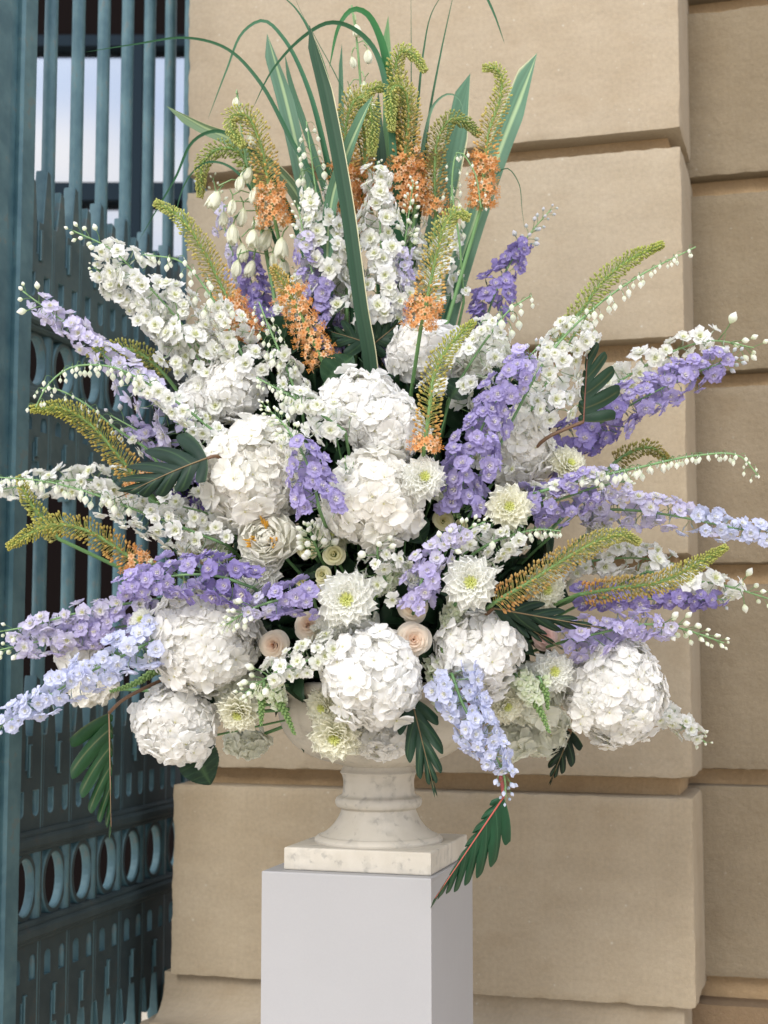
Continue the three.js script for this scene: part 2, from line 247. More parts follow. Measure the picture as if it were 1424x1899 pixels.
// ---------------------------------------------------------------- cast-iron gate, running back from the left edge
{
  const G0 = onPlane(37, 1205, V3(0, 0, camera.position.z - 3.2), V3(0, 0, 1)); G0.y = 0;
  const gate = thing('iron_gate', 'tall teal painted iron gate with oval rings and pointed pickets', 'gate', G0); gate.rotation.y = Math.PI / 2 - TH;
  const gd = V3(Math.sin(TH), 0, -Math.cos(TH)), at = (px, py) => { const p = onPlane(px, py, G0, U); return [p.clone().sub(G0).dot(gd), p.y]; };
  const L0 = at(37, 1647)[0], S = (at(279, 1582)[0] - L0) / 5, hy = (py) => at(37, py)[1], hy2 = (py) => at(58, py)[1];
  const NB = 8, T = 0.03;
  const uvM = (g) => { const p = g.attributes.position, n = g.attributes.normal, uv = new Float32Array(p.count * 2); for (let i = 0; i < p.count; i++) { uv[i * 2] = (p.getX(i) + p.getZ(i)) * 1.3; uv[i * 2 + 1] = p.getY(i) * 1.3; } g.setAttribute('uv', new THREE.BufferAttribute(uv, 2)); return g; };
  const ex = (shape, depth, z0, bev = 0.003) => { const g = new THREE.ExtrudeGeometry(shape, { depth: depth - 2 * bev, bevelEnabled: true, bevelSize: bev, bevelThickness: bev, bevelSegments: 1, curveSegments: 14 }); g.translate(0, 0, z0 - depth / 2 + bev); return uvM(g); };
  const rect = (x0, x1, y0, y1) => { const s = new THREE.Shape(); s.moveTo(x0, y0); s.lineTo(x1, y0); s.lineTo(x1, y1); s.lineTo(x0, y1); s.closePath(); return s; };
  // front stile: two stepped members
  const stile = L0 - 0.62 * S;
  part('stile', ex(rect(stile - 0.05, stile + 0.0, 0.02, 4.2), 0.085, 0, 0.006), M.gate, gate);
  part('stile_bead', ex(rect(stile - 0.085, stile - 0.056, 0.02, 4.2), 0.055, 0, 0.01), M.gate, gate);
  part('stile', ex(rect(stile - 0.16, stile - 0.092, 0.02, 4.2), 0.07, 0, 0.006), M.gate, gate);
  // continuous bars
  const barG = (() => { const g = new THREE.CylinderGeometry(0.0155, 0.0155, 4.1, 14, 1); g.translate(0, 2.08, 0); const uv = g.attributes.uv; for (let i = 0; i < uv.count; i++) uv.setXY(i, uv.getX(i) * 0.2, uv.getY(i) * 5); return g; })();
  for (let k = 0; k < NB; k++) part('bar', barG, M.gate, gate).position.set(L0 + (k + 0.42) * S, 0, 0);
  const len0 = stile + 0.002, len1 = L0 + (NB - 0.4) * S;
  function rail(y, h, face) { part('rail', ex(rect(len0, len1, y - h / 2, y + h / 2), 0.052, 0, 0.006), face, gate); part('rail_bead', ex(rect(len0, len1, y - h * 0.18, y + h * 0.18), 0.072, 0, 0.006), face, gate); }
  function panel(yc, yr0, yr1, hUp, hDn, face) {                      // ring row between yr0 and yr1, combs above and below
    const rx = 0.40 * S, ry = (yr1 - yr0) / 2 * 0.96;
    const ring = (() => { const s = new THREE.Shape(); s.absellipse(0, 0, rx, ry, 0, Math.PI * 2); const h = new THREE.Path(); h.absellipse(0, 0, rx * 0.8, ry * 0.86, 0, Math.PI * 2); s.holes.push(h); return ex(s, 0.022, 0, 0.003); })();
    const post = ex(rect(-0.006, 0.006, -(yr1 - yr0) / 2, (yr1 - yr0) / 2), 0.024, 0, 0.002);
    for (let k = 0; k < NB; k++) { part('oval_ring', ring, [face, M.gate], gate).position.set(L0 + k * S, yc, 0); part('spacer', post, [face, M.gate], gate).position.set(L0 + (k + 0.5) * S, yc, 0); }
    rail(yr1 + 0.02, 0.036, face); rail(yr0 - 0.02, 0.036, face);
    function comb(y, h, dir) {
      const s = new THREE.Shape(), w = S * 0.495, q = (x, v) => [x, dir * v];
      s.moveTo(...q(-w, 0)); s.lineTo(...q(w, 0)); s.lineTo(...q(w, h * 0.62)); s.lineTo(...q(w * 0.78, h * 0.62)); s.lineTo(...q(w * 0.62, h * 0.98)); s.lineTo(...q(w * 0.42, h)); s.lineTo(...q(w * 0.2, h * 0.62));
      s.lineTo(...q(-w * 0.1, h * 0.62)); s.lineTo(...q(-w * 0.1, h * 0.4)); s.lineTo(...q(-w * 0.25, h * 0.4)); s.lineTo(...q(-w * 0.25, h * 0.62)); s.lineTo(...q(-w * 0.4, h * 0.88)); s.lineTo(...q(-w * 0.62, h * 0.9)); s.lineTo(...q(-w * 0.85, h * 0.62)); s.lineTo(...q(-w, h * 0.62)); s.closePath();
      for (const cx of [-0.5, 0.5]) {
        const hol = new THREE.Path(), r = w * 0.21, x = cx * w, b = h * 0.1, tp = h * 0.27, pts = [];
        for (let k = 0; k <= 8; k++) { const a = Math.PI + k / 8 * Math.PI; pts.push(V3(x + Math.cos(a) * r, dir * (b + r + Math.sin(a) * r), 0)); }
        pts.push(V3(x + r, dir * tp, 0), V3(x - r, dir * tp, 0)); hol.setFromPoints(pts); s.holes.push(hol);
      }
      const g = ex(s, T, 0, 0.002);
      for (let k = 0; k < NB; k++) part('picket_plate', g, [face, M.gate], gate).position.set(L0 + k * S, y, 0);
      const groove = ex(rect(-0.004, 0.004, 0, h * 0.2), 0.012, T / 2, 0.002);
      for (let k = 0; k < NB; k++) for (const cx of [0]) part('picket_rib', groove, [face, M.gate], gate).position.set(L0 + (k + cx) * S, dir > 0 ? y + h * 0.36 : y - h * 0.56, 0);
    }
    comb(yr1 + 0.039, hUp, 1); comb(yr0 - 0.039, hDn, -1);
  }
  panel(hy2(669), hy2(724), hy2(614), hy2(300) - hy2(575), hy2(765) - hy2(925), M.gateFaceShade);
  panel(hy(1647), hy(1712), hy(1580), hy(1255) - hy(1545), hy(1745) - hy(2020), M.gateLowShade);
}

// ---------------------------------------------------------------- pedestal and urn
const AX = P(700, 1600, 0);                                    // axis of the urn
{
  const ped = thing('display_pedestal', 'tall plain white square pedestal carrying the stone urn', 'pedestal', V3(AX.x - 0.012, 0, AX.z)); ped.rotation.y = -TH;
  const a = 0.312, s = new THREE.Shape(); s.moveTo(-a / 2, 0); s.lineTo(a / 2, 0); s.lineTo(a / 2, 1); s.lineTo(-a / 2, 1); s.closePath();
  const g = new THREE.BoxGeometry(a, 1, a, 1, 1, 1); g.translate(0, 0.5, 0);
  const b = new THREE.ExtrudeGeometry((() => { const q = a / 2 - 0.0025, t = new THREE.Shape(); t.moveTo(-q, -q); t.lineTo(q, -q); t.lineTo(q, q); t.lineTo(-q, q); t.closePath(); return t; })(), { depth: 0.995, bevelEnabled: true, bevelSize: 0.0025, bevelThickness: 0.0025, bevelSegments: 3 });
  b.rotateX(-Math.PI / 2); b.translate(0, 0.0025, 0);
  part('pedestal_body', b, M.white, ped);
}
const RIMY = 1.335;
{
  const urn = thing('garden_urn', 'weathered cream stone urn with fluted bowl on a square foot', 'urn', V3(AX.x + 0.002, 1.0, AX.z)); urn.rotation.y = -TH;
  const q = 0.272 / 2 - 0.003, t = new THREE.Shape(); t.moveTo(-q, -q); t.lineTo(q, -q); t.lineTo(q, q); t.lineTo(-q, q); t.closePath();
  const b = new THREE.ExtrudeGeometry(t, { depth: 0.034, bevelEnabled: true, bevelSize: 0.003, bevelThickness: 0.003, bevelSegments: 2 }); b.rotateX(-Math.PI / 2); b.translate(0, 0.0032, 0);
  { const p = b.attributes.position, u = b.attributes.uv; for (let i = 0; i < p.count; i++) u.setXY(i, (p.getX(i) + p.getZ(i)) * 2.2, p.getY(i) * 2.2 + p.getZ(i) * 1.1); }
  part('foot_slab', b, M.urn, urn);
  const lathe = (pts, n = 96, flute) => { const g = new THREE.LatheGeometry(new THREE.SplineCurve(pts.map(([r, y]) => new THREE.Vector2(r, y))).getPoints(pts.length * 6), n); const u = g.attributes.uv, p = g.attributes.position;
    for (let i = 0; i < p.count; i++) { const y = p.getY(i), a = Math.atan2(p.getZ(i), p.getX(i)); if (flute) { const k = flute(y, a); p.setX(i, p.getX(i) * k); p.setZ(i, p.getZ(i) * k); } u.setXY(i, u.getX(i), y * 2.4); } g.computeVertexNormals(); return g; };
  part('foot', lathe([[0.118, 0.038], [0.119, 0.045], [0.112, 0.051], [0.105, 0.053], [0.088, 0.066], [0.076, 0.082], [0.070, 0.096], [0.071, 0.1], [0.078, 0.104], [0.081, 0.112], [0.078, 0.12], [0.070, 0.124], [0.067, 0.13], [0.066, 0.15], [0.069, 0.162], [0.072, 0.166], [0.068, 0.172], [0.066, 0.178]]), M.urn, urn);
  const fl = (y, a) => { const w = Math.min(1, Math.max(0, (y - 0.182) / 0.03)) * (y < 0.3 ? 1 : Math.max(0, 1 - (y - 0.3) / 0.01)); return 1 + w * 0.028 * (Math.pow(Math.abs(Math.sin(a * 10)), 0.6) - 0.6); };
  part('bowl', lathe([[0.066, 0.178], [0.085, 0.184], [0.115, 0.192], [0.145, 0.208], [0.168, 0.23], [0.183, 0.26], [0.188, 0.29], [0.186, 0.305], [0.19, 0.31], [0.2, 0.318], [0.204, 0.328], [0.2, 0.335], [0.188, 0.334], [0.176, 0.32], [0.17, 0.28]], 240, fl), M.urn, urn);
  const so = new THREE.CylinderGeometry(0.172, 0.15, 0.05, 40); so.translate(0, 0.29, 0); part('soil', so, M.soil, urn);
}
const MOUTH = V3(AX.x, 1.3, AX.z);
function mouth(r) { return MOUTH.clone().add(V3((r() - 0.5) * 0.2, 0, (r() - 0.5) * 0.2)); }

//FLOWERS
// ---------------------------------------------------------------- flower parts shared between the blooms
let SEED = 100;
const HEART = P(700, 1180, -150);
const toCam = (p) => camera.position.clone().sub(p).normalize();
function outDir(p, k = 0.5, tilt = [0, 0]) { return p.clone().sub(HEART).normalize().multiplyScalar(k).addScaledVector(toCam(p), 1 - k).normalize().add(V3(tilt[0], tilt[1], 0)).normalize(); }
function rotZX(alpha, tilt, off = 0) { return new THREE.Matrix4().makeRotationZ(alpha).multiply(new THREE.Matrix4().makeTranslation(0, off, 0)).multiply(new THREE.Matrix4().makeRotationX(tilt)); }
function petal(b, m, o, col, r) {
  const ph = r() * 6.28, ph2 = r() * 6.28, a = o.a ?? 0.6, q = o.b ?? 3.2, c = o.c ?? 0.5, um = Math.pow(a / (a + q * c), 1 / q), norm = Math.pow(um, a) * Math.pow(1 - Math.pow(um, q), c), base = o.base ?? 0.15, skew = (r() - 0.5) * (o.skew ?? 0.15);
  const prof = (u) => Math.max(base * (1 - u), Math.pow(u, a) * Math.pow(Math.max(0, 1 - Math.pow(u, q)), c) / norm);
  b.grid(o.nu ?? 4, o.nv ?? 4, (u, v) => {
    const w = o.W * 0.5 * prof(u), e = v * v;
    return V3(w * v + skew * o.L * u * u, o.L * u * (1 - (o.round ?? 0.12) * e * u), (o.cup ?? 0.2) * o.W * e * prof(u) + (o.bend ?? 0) * o.L * u * u + (o.ruf ?? 0) * o.L * u * (Math.sin(v * (o.rn ?? 3) + ph) + 0.6 * Math.sin(v * 5.3 + u * 4 + ph2)));
  }, col, m);
}
const C = {
  white: [0.88, 0.875, 0.835], cream: [0.82, 0.78, 0.65], greenw: [0.66, 0.73, 0.47], bud: [0.58, 0.68, 0.38], stem: [0.09, 0.20, 0.07], pale: [0.22, 0.36, 0.15],
  violet: [0.325, 0.27, 0.57], violetL: [0.47, 0.40, 0.71], deep: [0.14, 0.09, 0.36], lilac: [0.55, 0.50, 0.75], lilacL: [0.70, 0.65, 0.84], blue: [0.64, 0.67, 0.85], blueL: [0.76, 0.78, 0.90],
};
function jit(c, r, k = 0.08) { const a = 1 + (r() - 0.5) * 2 * k; return [c[0] * a, c[1] * a, c[2] * Math.min(1.1, a)].map((x) => Math.min(0.9, x)); }
function makeFloret(edge, mid, bee, open, double, r) {
  const b = new Bld(), a0 = r() * 6.28, e = jit(edge, r, 0.1), m = jit(mid, r, 0.06);
  for (let k = 0; k < 5; k++) petal(b, rotZX(a0 + k / 5 * 6.283 + (r() - 0.5) * 0.4, open + (r() - 0.5) * 0.5, 0.02), { L: 0.46 + r() * 0.1, W: 0.40 + r() * 0.14, a: 0.7, b: 4.2, c: 0.5, cup: 0.1, ruf: 0.055, rn: 4, bend: (r() - 0.55) * 0.5, nu: 5, nv: 5, skew: 0.3 }, (u, v) => mixc(mixc(m, C.pale, Math.max(0, 0.15 - u)), e, Math.min(1, u * 1.5) * (0.85 + 0.15 * Math.abs(v))), r);
  const ni = double ? 6 : 4;
  for (let k = 0; k < ni; k++) petal(b, rotZX(a0 + 0.6 + k / ni * 6.283 + (r() - 0.5) * 0.6, open + 0.3 + r() * 0.45, 0.01), { L: 0.26 + r() * 0.12, W: 0.26 + r() * 0.1, a: 0.7, b: 3.5, c: 0.5, cup: 0.15, ruf: 0.09, rn: 4, bend: (r() - 0.6) * 0.5, nu: 4, nv: 4, skew: 0.3 }, (u, v) => mixc(mixc(m, bee, 0.35), mixc(e, m, 0.35), u), r);
  for (let k = 0; k < 4; k++) { const f = k * 1.57 + r(); b.bead(V3(Math.cos(f) * 0.04, Math.sin(f) * 0.04, 0.02), V3(Math.cos(f) * 0.3, Math.sin(f) * 0.3, 1), 0.15 + r() * 0.05, 0.04, 4, 3, bee); }
  const g = V3((r() - 0.5) * 0.3, -0.15, -0.8); b.tube([V3(0, 0, 0), V3(g.x * 0.3, 0.02, -0.35), g], 0.018, 4, C.pale, false);
  b.bead(V3(0, 0.02, -0.05), V3(0.05, 0.25, -1), 0.42, 0.055, 4, 4, mixc(e, C.pale, 0.35), 1);   // spur
  return b.build();
}
const rF = rngOf(31);
const six = (fn) => Array.from({ length: 7 }, fn);
const FL = {
  white: six((_, k) => makeFloret(C.white, [0.83, 0.84, 0.76], [0.72, 0.74, 0.42], 0.0 + 0.11 * (k % 4), true, rF)),
  violet: six((_, k) => makeFloret(C.violet, C.violetL, [0.82, 0.78, 0.68], 0.0 + 0.1 * (k % 3), true, rF)),
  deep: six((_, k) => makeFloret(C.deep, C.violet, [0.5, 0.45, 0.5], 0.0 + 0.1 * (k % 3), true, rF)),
  mauve: six((_, k) => makeFloret([0.43, 0.375, 0.65], [0.57, 0.51, 0.76], [0.82, 0.8, 0.72], 0.0 + 0.1 * (k % 3), true, rF)),
  lilac: six((_, k) => makeFloret(C.lilac, C.lilacL, [0.84, 0.82, 0.70], 0.0 + 0.1 * (k % 4), true, rF)),
  lilacwhite: six((_, k) => makeFloret([0.66, 0.62, 0.83], [0.82, 0.81, 0.83], [0.78, 0.78, 0.5], 0.05 + 0.13 * (k % 4), true, rF)),
  blue: six((_, k) => makeFloret(C.blue, C.blueL, [0.84, 0.83, 0.7], 0.0 + 0.1 * (k % 4), true, rF)),
};
function budTone(pal) { return pal === 'white' ? [C.greenw, C.white] : pal === 'blue' ? [[0.35, 0.42, 0.5], C.blueL] : [[0.42, 0.5, 0.42], mixc(C.lilacL, C.greenw, 0.3)]; }
function hangBud(tone, r) { // origin on the stem, pedicel goes out along +x and droops; unit = pedicel reach
  const b = new Bld(), e = V3(0.85 + r() * 0.2, -0.1 - r() * 0.25, (r() - 0.5) * 0.3), q = [];
  const cv = new THREE.CatmullRomCurve3([V3(0, 0, 0), V3(0.4, 0.25, 0), V3(0.8, 0.2, e.z * 0.6), e]); for (let k = 0; k <= 6; k++) q.push(cv.getPoint(k / 6));
  b.tube(q, 0.028, 4, mixc(C.stem, C.pale, 0.7), false);
  b.bead(e.clone().add(V3(0, 0.04, 0)), V3(0.1, -1, 0.05), 0.64, 0.25, 7, 6, (u) => mixc(mixc(tone[0], C.bud, 0.4), tone[1], Math.min(1, Math.pow(u, 0.8) * 1.25)), 0.7);
  b.bead(e.clone().add(V3(-0.02, 0.0, 0)), V3(-0.35, 1, 0.2), 0.30, 0.045, 4, 3, tone[1], 1);
  return b.build();
}
function stiffBud(tone, r) { // bud at the end of a straight pedicel along +z, unit = bud length
  const b = new Bld(); b.tube([V3(0, 0, -1.6), V3(0.1, 0.05, -0.7), V3(0, 0, 0)], 0.05, 4, mixc(C.stem, C.pale, 0.8), false);
  b.bead(V3(0, 0, -0.06), V3((r() - 0.5) * 0.4, (r() - 0.5) * 0.4, 1), 1, 0.36, 7, 6, (u) => mixc(tone[0], tone[1], Math.min(1, u * 1.3)), 0.3); return b.build();
}
const rB = rngOf(41), BUD = {};
for (const p of ['white', 'lilac', 'blue']) BUD[p] = { hang: [0, 1, 2, 3].map(() => hangBud(budTone(p), rB)), stiff: [0, 1, 2, 3].map(() => stiffBud(budTone(p), rB)) };
const budsOf = (pal) => BUD[pal === 'white' || pal === 'lilacwhite' ? 'white' : pal === 'blue' ? 'blue' : 'lilac'];

function spine(pts) { return new THREE.CatmullRomCurve3(pts.map((p) => P(...p)), false, 'centripetal'); }
function addStem(t, root, curve, r0, r1, col, n = 26) {
  const c0 = curve.getPoint(0), mid = root.clone().lerp(c0, 0.72); mid.z = root.z + (c0.z - root.z) * 0.3; const q = new THREE.CatmullRomCurve3([root, mid, c0]).getPoints(8).slice(0, 8); for (let k = 0; k <= n; k++) q.push(curve.getPointAt(k / n));
  const b = new Bld(); b.tube(q.map((p) => p.clone().sub(root)), (u) => r0 + (r1 - r0) * u, 6, col); return part('stem', b.build(), M.green, t);
}
function frameAt(curve, t) { const T = curve.getTangentAt(t), ref = Math.abs(T.z) < 0.9 ? V3(0, 0, 1) : V3(0, 1, 0), X = ref.clone().cross(T).normalize(), Y = T.clone().cross(X); return [curve.getPointAt(t), T, X, Y]; }

function delphinium(label, pal, pts, o = {}) {
  const r = rngOf(SEED++), c = spine(pts), root = mouth(r), t = thing('delphinium', label, 'flower', root, o.g ?? 'delphinium spikes fanning out of the urn');
  const m = mpp(pts[Math.floor(pts.length / 2)][2]), L = c.getLength() / m, w = o.w ?? 80, fs = o.fs ?? 38, fe = o.fe ?? 0.85, sp = Math.max(4, w / 2 - fs * 0.38);
  addStem(t, root, c, 0.0034, 0.0012, (u) => mixc(C.stem, C.pale, u * 0.7));
  const n = Math.min(150, Math.round(o.n ?? L * fe * 6.283 * Math.max(sp, fs * 0.42) / (fs * fs * (o.loose ?? 0.62))));
  for (let k = 0; k < n; k++) {
    const u = (k + r()) / n, tt = u * fe, [p, T, X, Y] = frameAt(c, tt), a = k * 2.39996 + (r() - 0.5) * 1.6, out = X.clone().multiplyScalar(Math.cos(a)).addScaledVector(Y, Math.sin(a));
    const tap = 1 - (o.taper ?? 0.45) * Math.pow(u, 1.4), s = fs * m * (1 - (o.ft ?? 0.28) * u) * (0.78 + r() * 0.42);
    const at = p.clone().addScaledVector(out, sp * m * tap * (0.55 + r() * 0.75)).addScaledVector(V3(0, -1, 0), (o.nod ?? 0) * 12 * m);
    const dir = out.addScaledVector(T, 0.1 + r() * 0.35).add(V3(0, -(o.nod ?? 0) + 0.05, 0)).addScaledVector(toCam(at), 0.15).add(V3((r() - 0.5) * 0.9, (r() - 0.5) * 0.9, (r() - 0.5) * 0.9));
    const set = o.pal2 && u > (o.mix ?? 0.6) + (r() - 0.5) * 0.3 ? FL[o.pal2] : FL[pal];
    part('floret', set[Math.floor(r() * set.length)], M.petal, t, at, facing(dir, r() * 6.28), s);
  }
  const bn = o.bn ?? 14, bs = o.bs ?? 9, hang = o.hang, B = budsOf(o.pal2 ?? pal), b0 = o.b0 ?? fe - 0.05;
  for (let k = 0; k < bn; k++) {
    const u = (k + r()) / bn, tt = Math.min(0.995, b0 + (1 - b0) * u), [p, T, X, Y] = frameAt(c, tt), a = k * 2.39996 + r(), out = X.clone().multiplyScalar(Math.cos(a)).addScaledVector(Y, Math.sin(a)), sc = 1 - 0.5 * u;
    if (hang) { const az = Math.atan2(-out.z, out.x) + (r() - 0.5) * 0.6; part('bud', B.hang[k % 4], M.petal, t, p, new THREE.Quaternion().setFromAxisAngle(V3(0, 1, 0), az), (o.reach ?? 25) * m * sc * (0.8 + 0.4 * r())); }
    else { const s = bs * m * sc * (1 + 0.3 * r()), dir = out.addScaledVector(T, 0.5 + u); part('bud', B.stiff[k % 4], M.petal, t, p.clone().addScaledVector(dir.clone().normalize(), s * 1.55), facing(dir), s); }
  }
  return t;
}

// hydrangea heads
const rH = rngOf(51);
function makeHyd(tone, r) {
  const b = new Bld(), a0 = r() * 6.28, c = jit(tone, r, 0.04), mid = mixc(c, [0.80, 0.78, 0.62], 0.3);
  for (let k = 0; k < 4; k++) petal(b, rotZX(a0 + k * 1.571 + (r() - 0.5) * 0.25, 0.1 + (r() - 0.5) * 0.42, 0.015), { L: 0.48 + r() * 0.1, W: 0.60 + r() * 0.12, a: 0.62, b: 3.0, c: 0.5, cup: 0.08 + (r() - 0.5) * 0.34, ruf: 0.07, rn: 6.5, bend: (r() - 0.6) * 0.48, nu: 6, nv: 8, skew: 0.3, round: 0.05 }, (u, v) => mixc(mid, c, Math.min(1, u * 2.2)), r);
  b.bead(V3(0, 0, 0.0), V3(0, 0, 1), 0.07, 0.045, 5, 3, [0.7, 0.68, 0.42]);
  b.tube([V3(0, 0, 0), V3(0.02, 0, -0.5)], 0.02, 4, C.greenw, false); return b.build();
}
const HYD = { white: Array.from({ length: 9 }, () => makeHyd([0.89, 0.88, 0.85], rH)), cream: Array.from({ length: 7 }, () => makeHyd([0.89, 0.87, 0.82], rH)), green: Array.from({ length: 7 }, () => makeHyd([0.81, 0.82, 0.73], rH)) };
function hydrangea(label, px, py, rx, ry, z, o = {}) {
  const r = rngOf(SEED++), at = P(px, py, z), m = mpp(z), root = mouth(r), t = thing('hydrangea', label, 'flower', root, 'hydrangea heads'), set = HYD[o.tone ?? 'white'];
  const back = at.clone().addScaledVector(outDir(at, 0.8), -Math.min(rx, ry) * m * 0.5);
  addStem(t, root, new THREE.CatmullRomCurve3([root.clone().lerp(back, 0.6), back]), 0.004, 0.0035, C.stem, 6);
  const core = new THREE.IcosahedronGeometry(1, 4); { const p = core.attributes.position, col = []; for (let i = 0; i < p.count; i++) { const k = 0.82 + 0.1 * noise.noise(p.getX(i) * 3 + px, p.getY(i) * 3, p.getZ(i) * 3); p.setXYZ(i, p.getX(i) * k, p.getY(i) * k, p.getZ(i) * k); col.push(0.84, 0.82, 0.72); } core.setAttribute('color', new THREE.Float32BufferAttribute(col, 3)); core.scale(rx * m, ry * m, Math.min(rx, ry) * m); }
  part('flower_heart', core, M.petal, t, at);
  const fs = (o.fs ?? 39), n = Math.round(4 * Math.PI * (rx * ry) / (fs * fs * 0.25)), q = V3(0, 0, 0);
  for (let k = 0; k < n; k++) {
    const y = 1 - 2 * (k + 0.5) / n, f = k * 2.39996, s = Math.sqrt(1 - y * y); q.set(s * Math.cos(f), y, s * Math.sin(f));
    if (q.z < -0.55) continue;
    const lump = 0.9 + 0.32 * noise.noise(q.x * 1.9 + px * 0.1, q.y * 1.9 + py * 0.1, q.z * 1.9) + (r() - 0.5) * 0.1;
    const p = at.clone().add(V3(q.x * rx * lump, q.y * ry * lump, q.z * Math.min(rx, ry) * lump).multiplyScalar(m)), d = q.clone().add(V3(r() - 0.5, r() - 0.5, r() - 0.5).multiplyScalar(0.68));
    part('floret', set[Math.floor(r() * set.length)], M.petal, t, p, facing(d, r() * 6.28), fs * m * (0.72 + 0.6 * r()));
  }
  return t;
}

// dahlias: rings of pointed petals round a green-yellow eye
const rD = rngOf(61);
function onePetal(o, col, r) { const b = new Bld(); petal(b, null, o, col, r); return b.build(); }
const DAH = {
  white: Array.from({ length: 5 }, () => { const c = jit([0.87, 0.87, 0.82], rD, 0.02); return onePetal({ L: 1, W: 0.50, a: 0.55, b: 2.8, c: 0.7, cup: 0.3, bend: 0.12 + rD() * 0.14, ruf: 0.02, nu: 6, nv: 4, skew: 0.1 }, (u) => mixc([0.83, 0.84, 0.66], c, Math.min(1, u * 2)), rD); }),
  cream: Array.from({ length: 5 }, () => { const c = jit([0.87, 0.86, 0.74], rD, 0.02); return onePetal({ L: 1, W: 0.48, a: 0.55, b: 3.0, c: 0.65, cup: 0.3, bend: 0.1 + rD() * 0.2, ruf: 0.02, nu: 6, nv: 4, skew: 0.15 }, (u) => mixc([0.82, 0.82, 0.58], c, Math.min(1, u * 1.8)), rD); }),
  eye: Array.from({ length: 4 }, () => { const c = jit([0.80, 0.81, 0.42], rD, 0.05); return onePetal({ L: 1, W: 0.42, a: 0.5, b: 2.4, c: 0.7, cup: 0.5, bend: -0.25, nu: 4, nv: 3 }, (u) => mixc([0.68, 0.72, 0.24], c, u), rD); }),
};
function dahlia(label, px, py, rad, z, o = {}) {
  const r = rngOf(SEED++), at = P(px, py, z), m = mpp(z), R = rad * m, root = mouth(r), t = thing('dahlia', label, 'flower', root, 'white dahlias'), dir = outDir(at, o.k ?? 0.35, o.tilt), base = facing(dir, r() * 6), set = DAH[o.tone ?? 'white'];
  const back = at.clone().addScaledVector(dir, -R * 0.45);
  addStem(t, root, new THREE.CatmullRomCurve3([root.clone().lerp(back, 0.7), back]), 0.003, 0.003, C.stem, 6);
  const rings = [[13, 1.0, -0.06, -0.26, 'p'], [13, 0.96, 0.1, -0.18, 'p'], [13, 0.86, 0.24, -0.1, 'p'], [12, 0.72, 0.36, -0.04, 'p'], [11, 0.57, 0.5, 0.0, 'p'], [10, 0.42, 0.66, 0.03, 'p'], [10, 0.26, 0.7, 0.13, 'e'], [8, 0.2, 0.95, 0.17, 'e'], [6, 0.15, 1.3, 0.2, 'e']];
  { const e = new Bld(); for (let k = 0; k < 7; k++) { const a = k * 2.4, q = Math.sqrt(k / 7) * R * 0.09; e.bead(V3(Math.cos(a) * q, Math.sin(a) * q, R * 0.12), V3(Math.cos(a) * 0.2, Math.sin(a) * 0.2, 1), R * 0.17, R * 0.045, 5, 4, jit([0.74, 0.77, 0.28], r, 0.1)); } part('flower_eye', e.build(), M.petal, t, at, base); }
  for (const [n, len, tilt, zo, kind] of rings) for (let k = 0; k < n; k++) {
    const q = new THREE.Matrix4().makeRotationZ(k / n * 6.283 + len * 9 + (r() - 0.5) * 0.22).multiply(new THREE.Matrix4().makeTranslation(0, R * 0.07, 0)).multiply(new THREE.Matrix4().makeRotationX(tilt + (r() - 0.5) * 0.22));
    const pos = V3(0, 0, 0).applyMatrix4(q).add(V3(0, 0, zo * R)), quat = new THREE.Quaternion().setFromRotationMatrix(q), S = kind === 'p' ? set : DAH.eye;
    part('petal', S[Math.floor(r() * S.length)], M.petal, t, at.clone().add(pos.applyQuaternion(base)), base.clone().multiply(quat), R * len * (0.92 + 0.16 * r()));
  }
  return t;
}

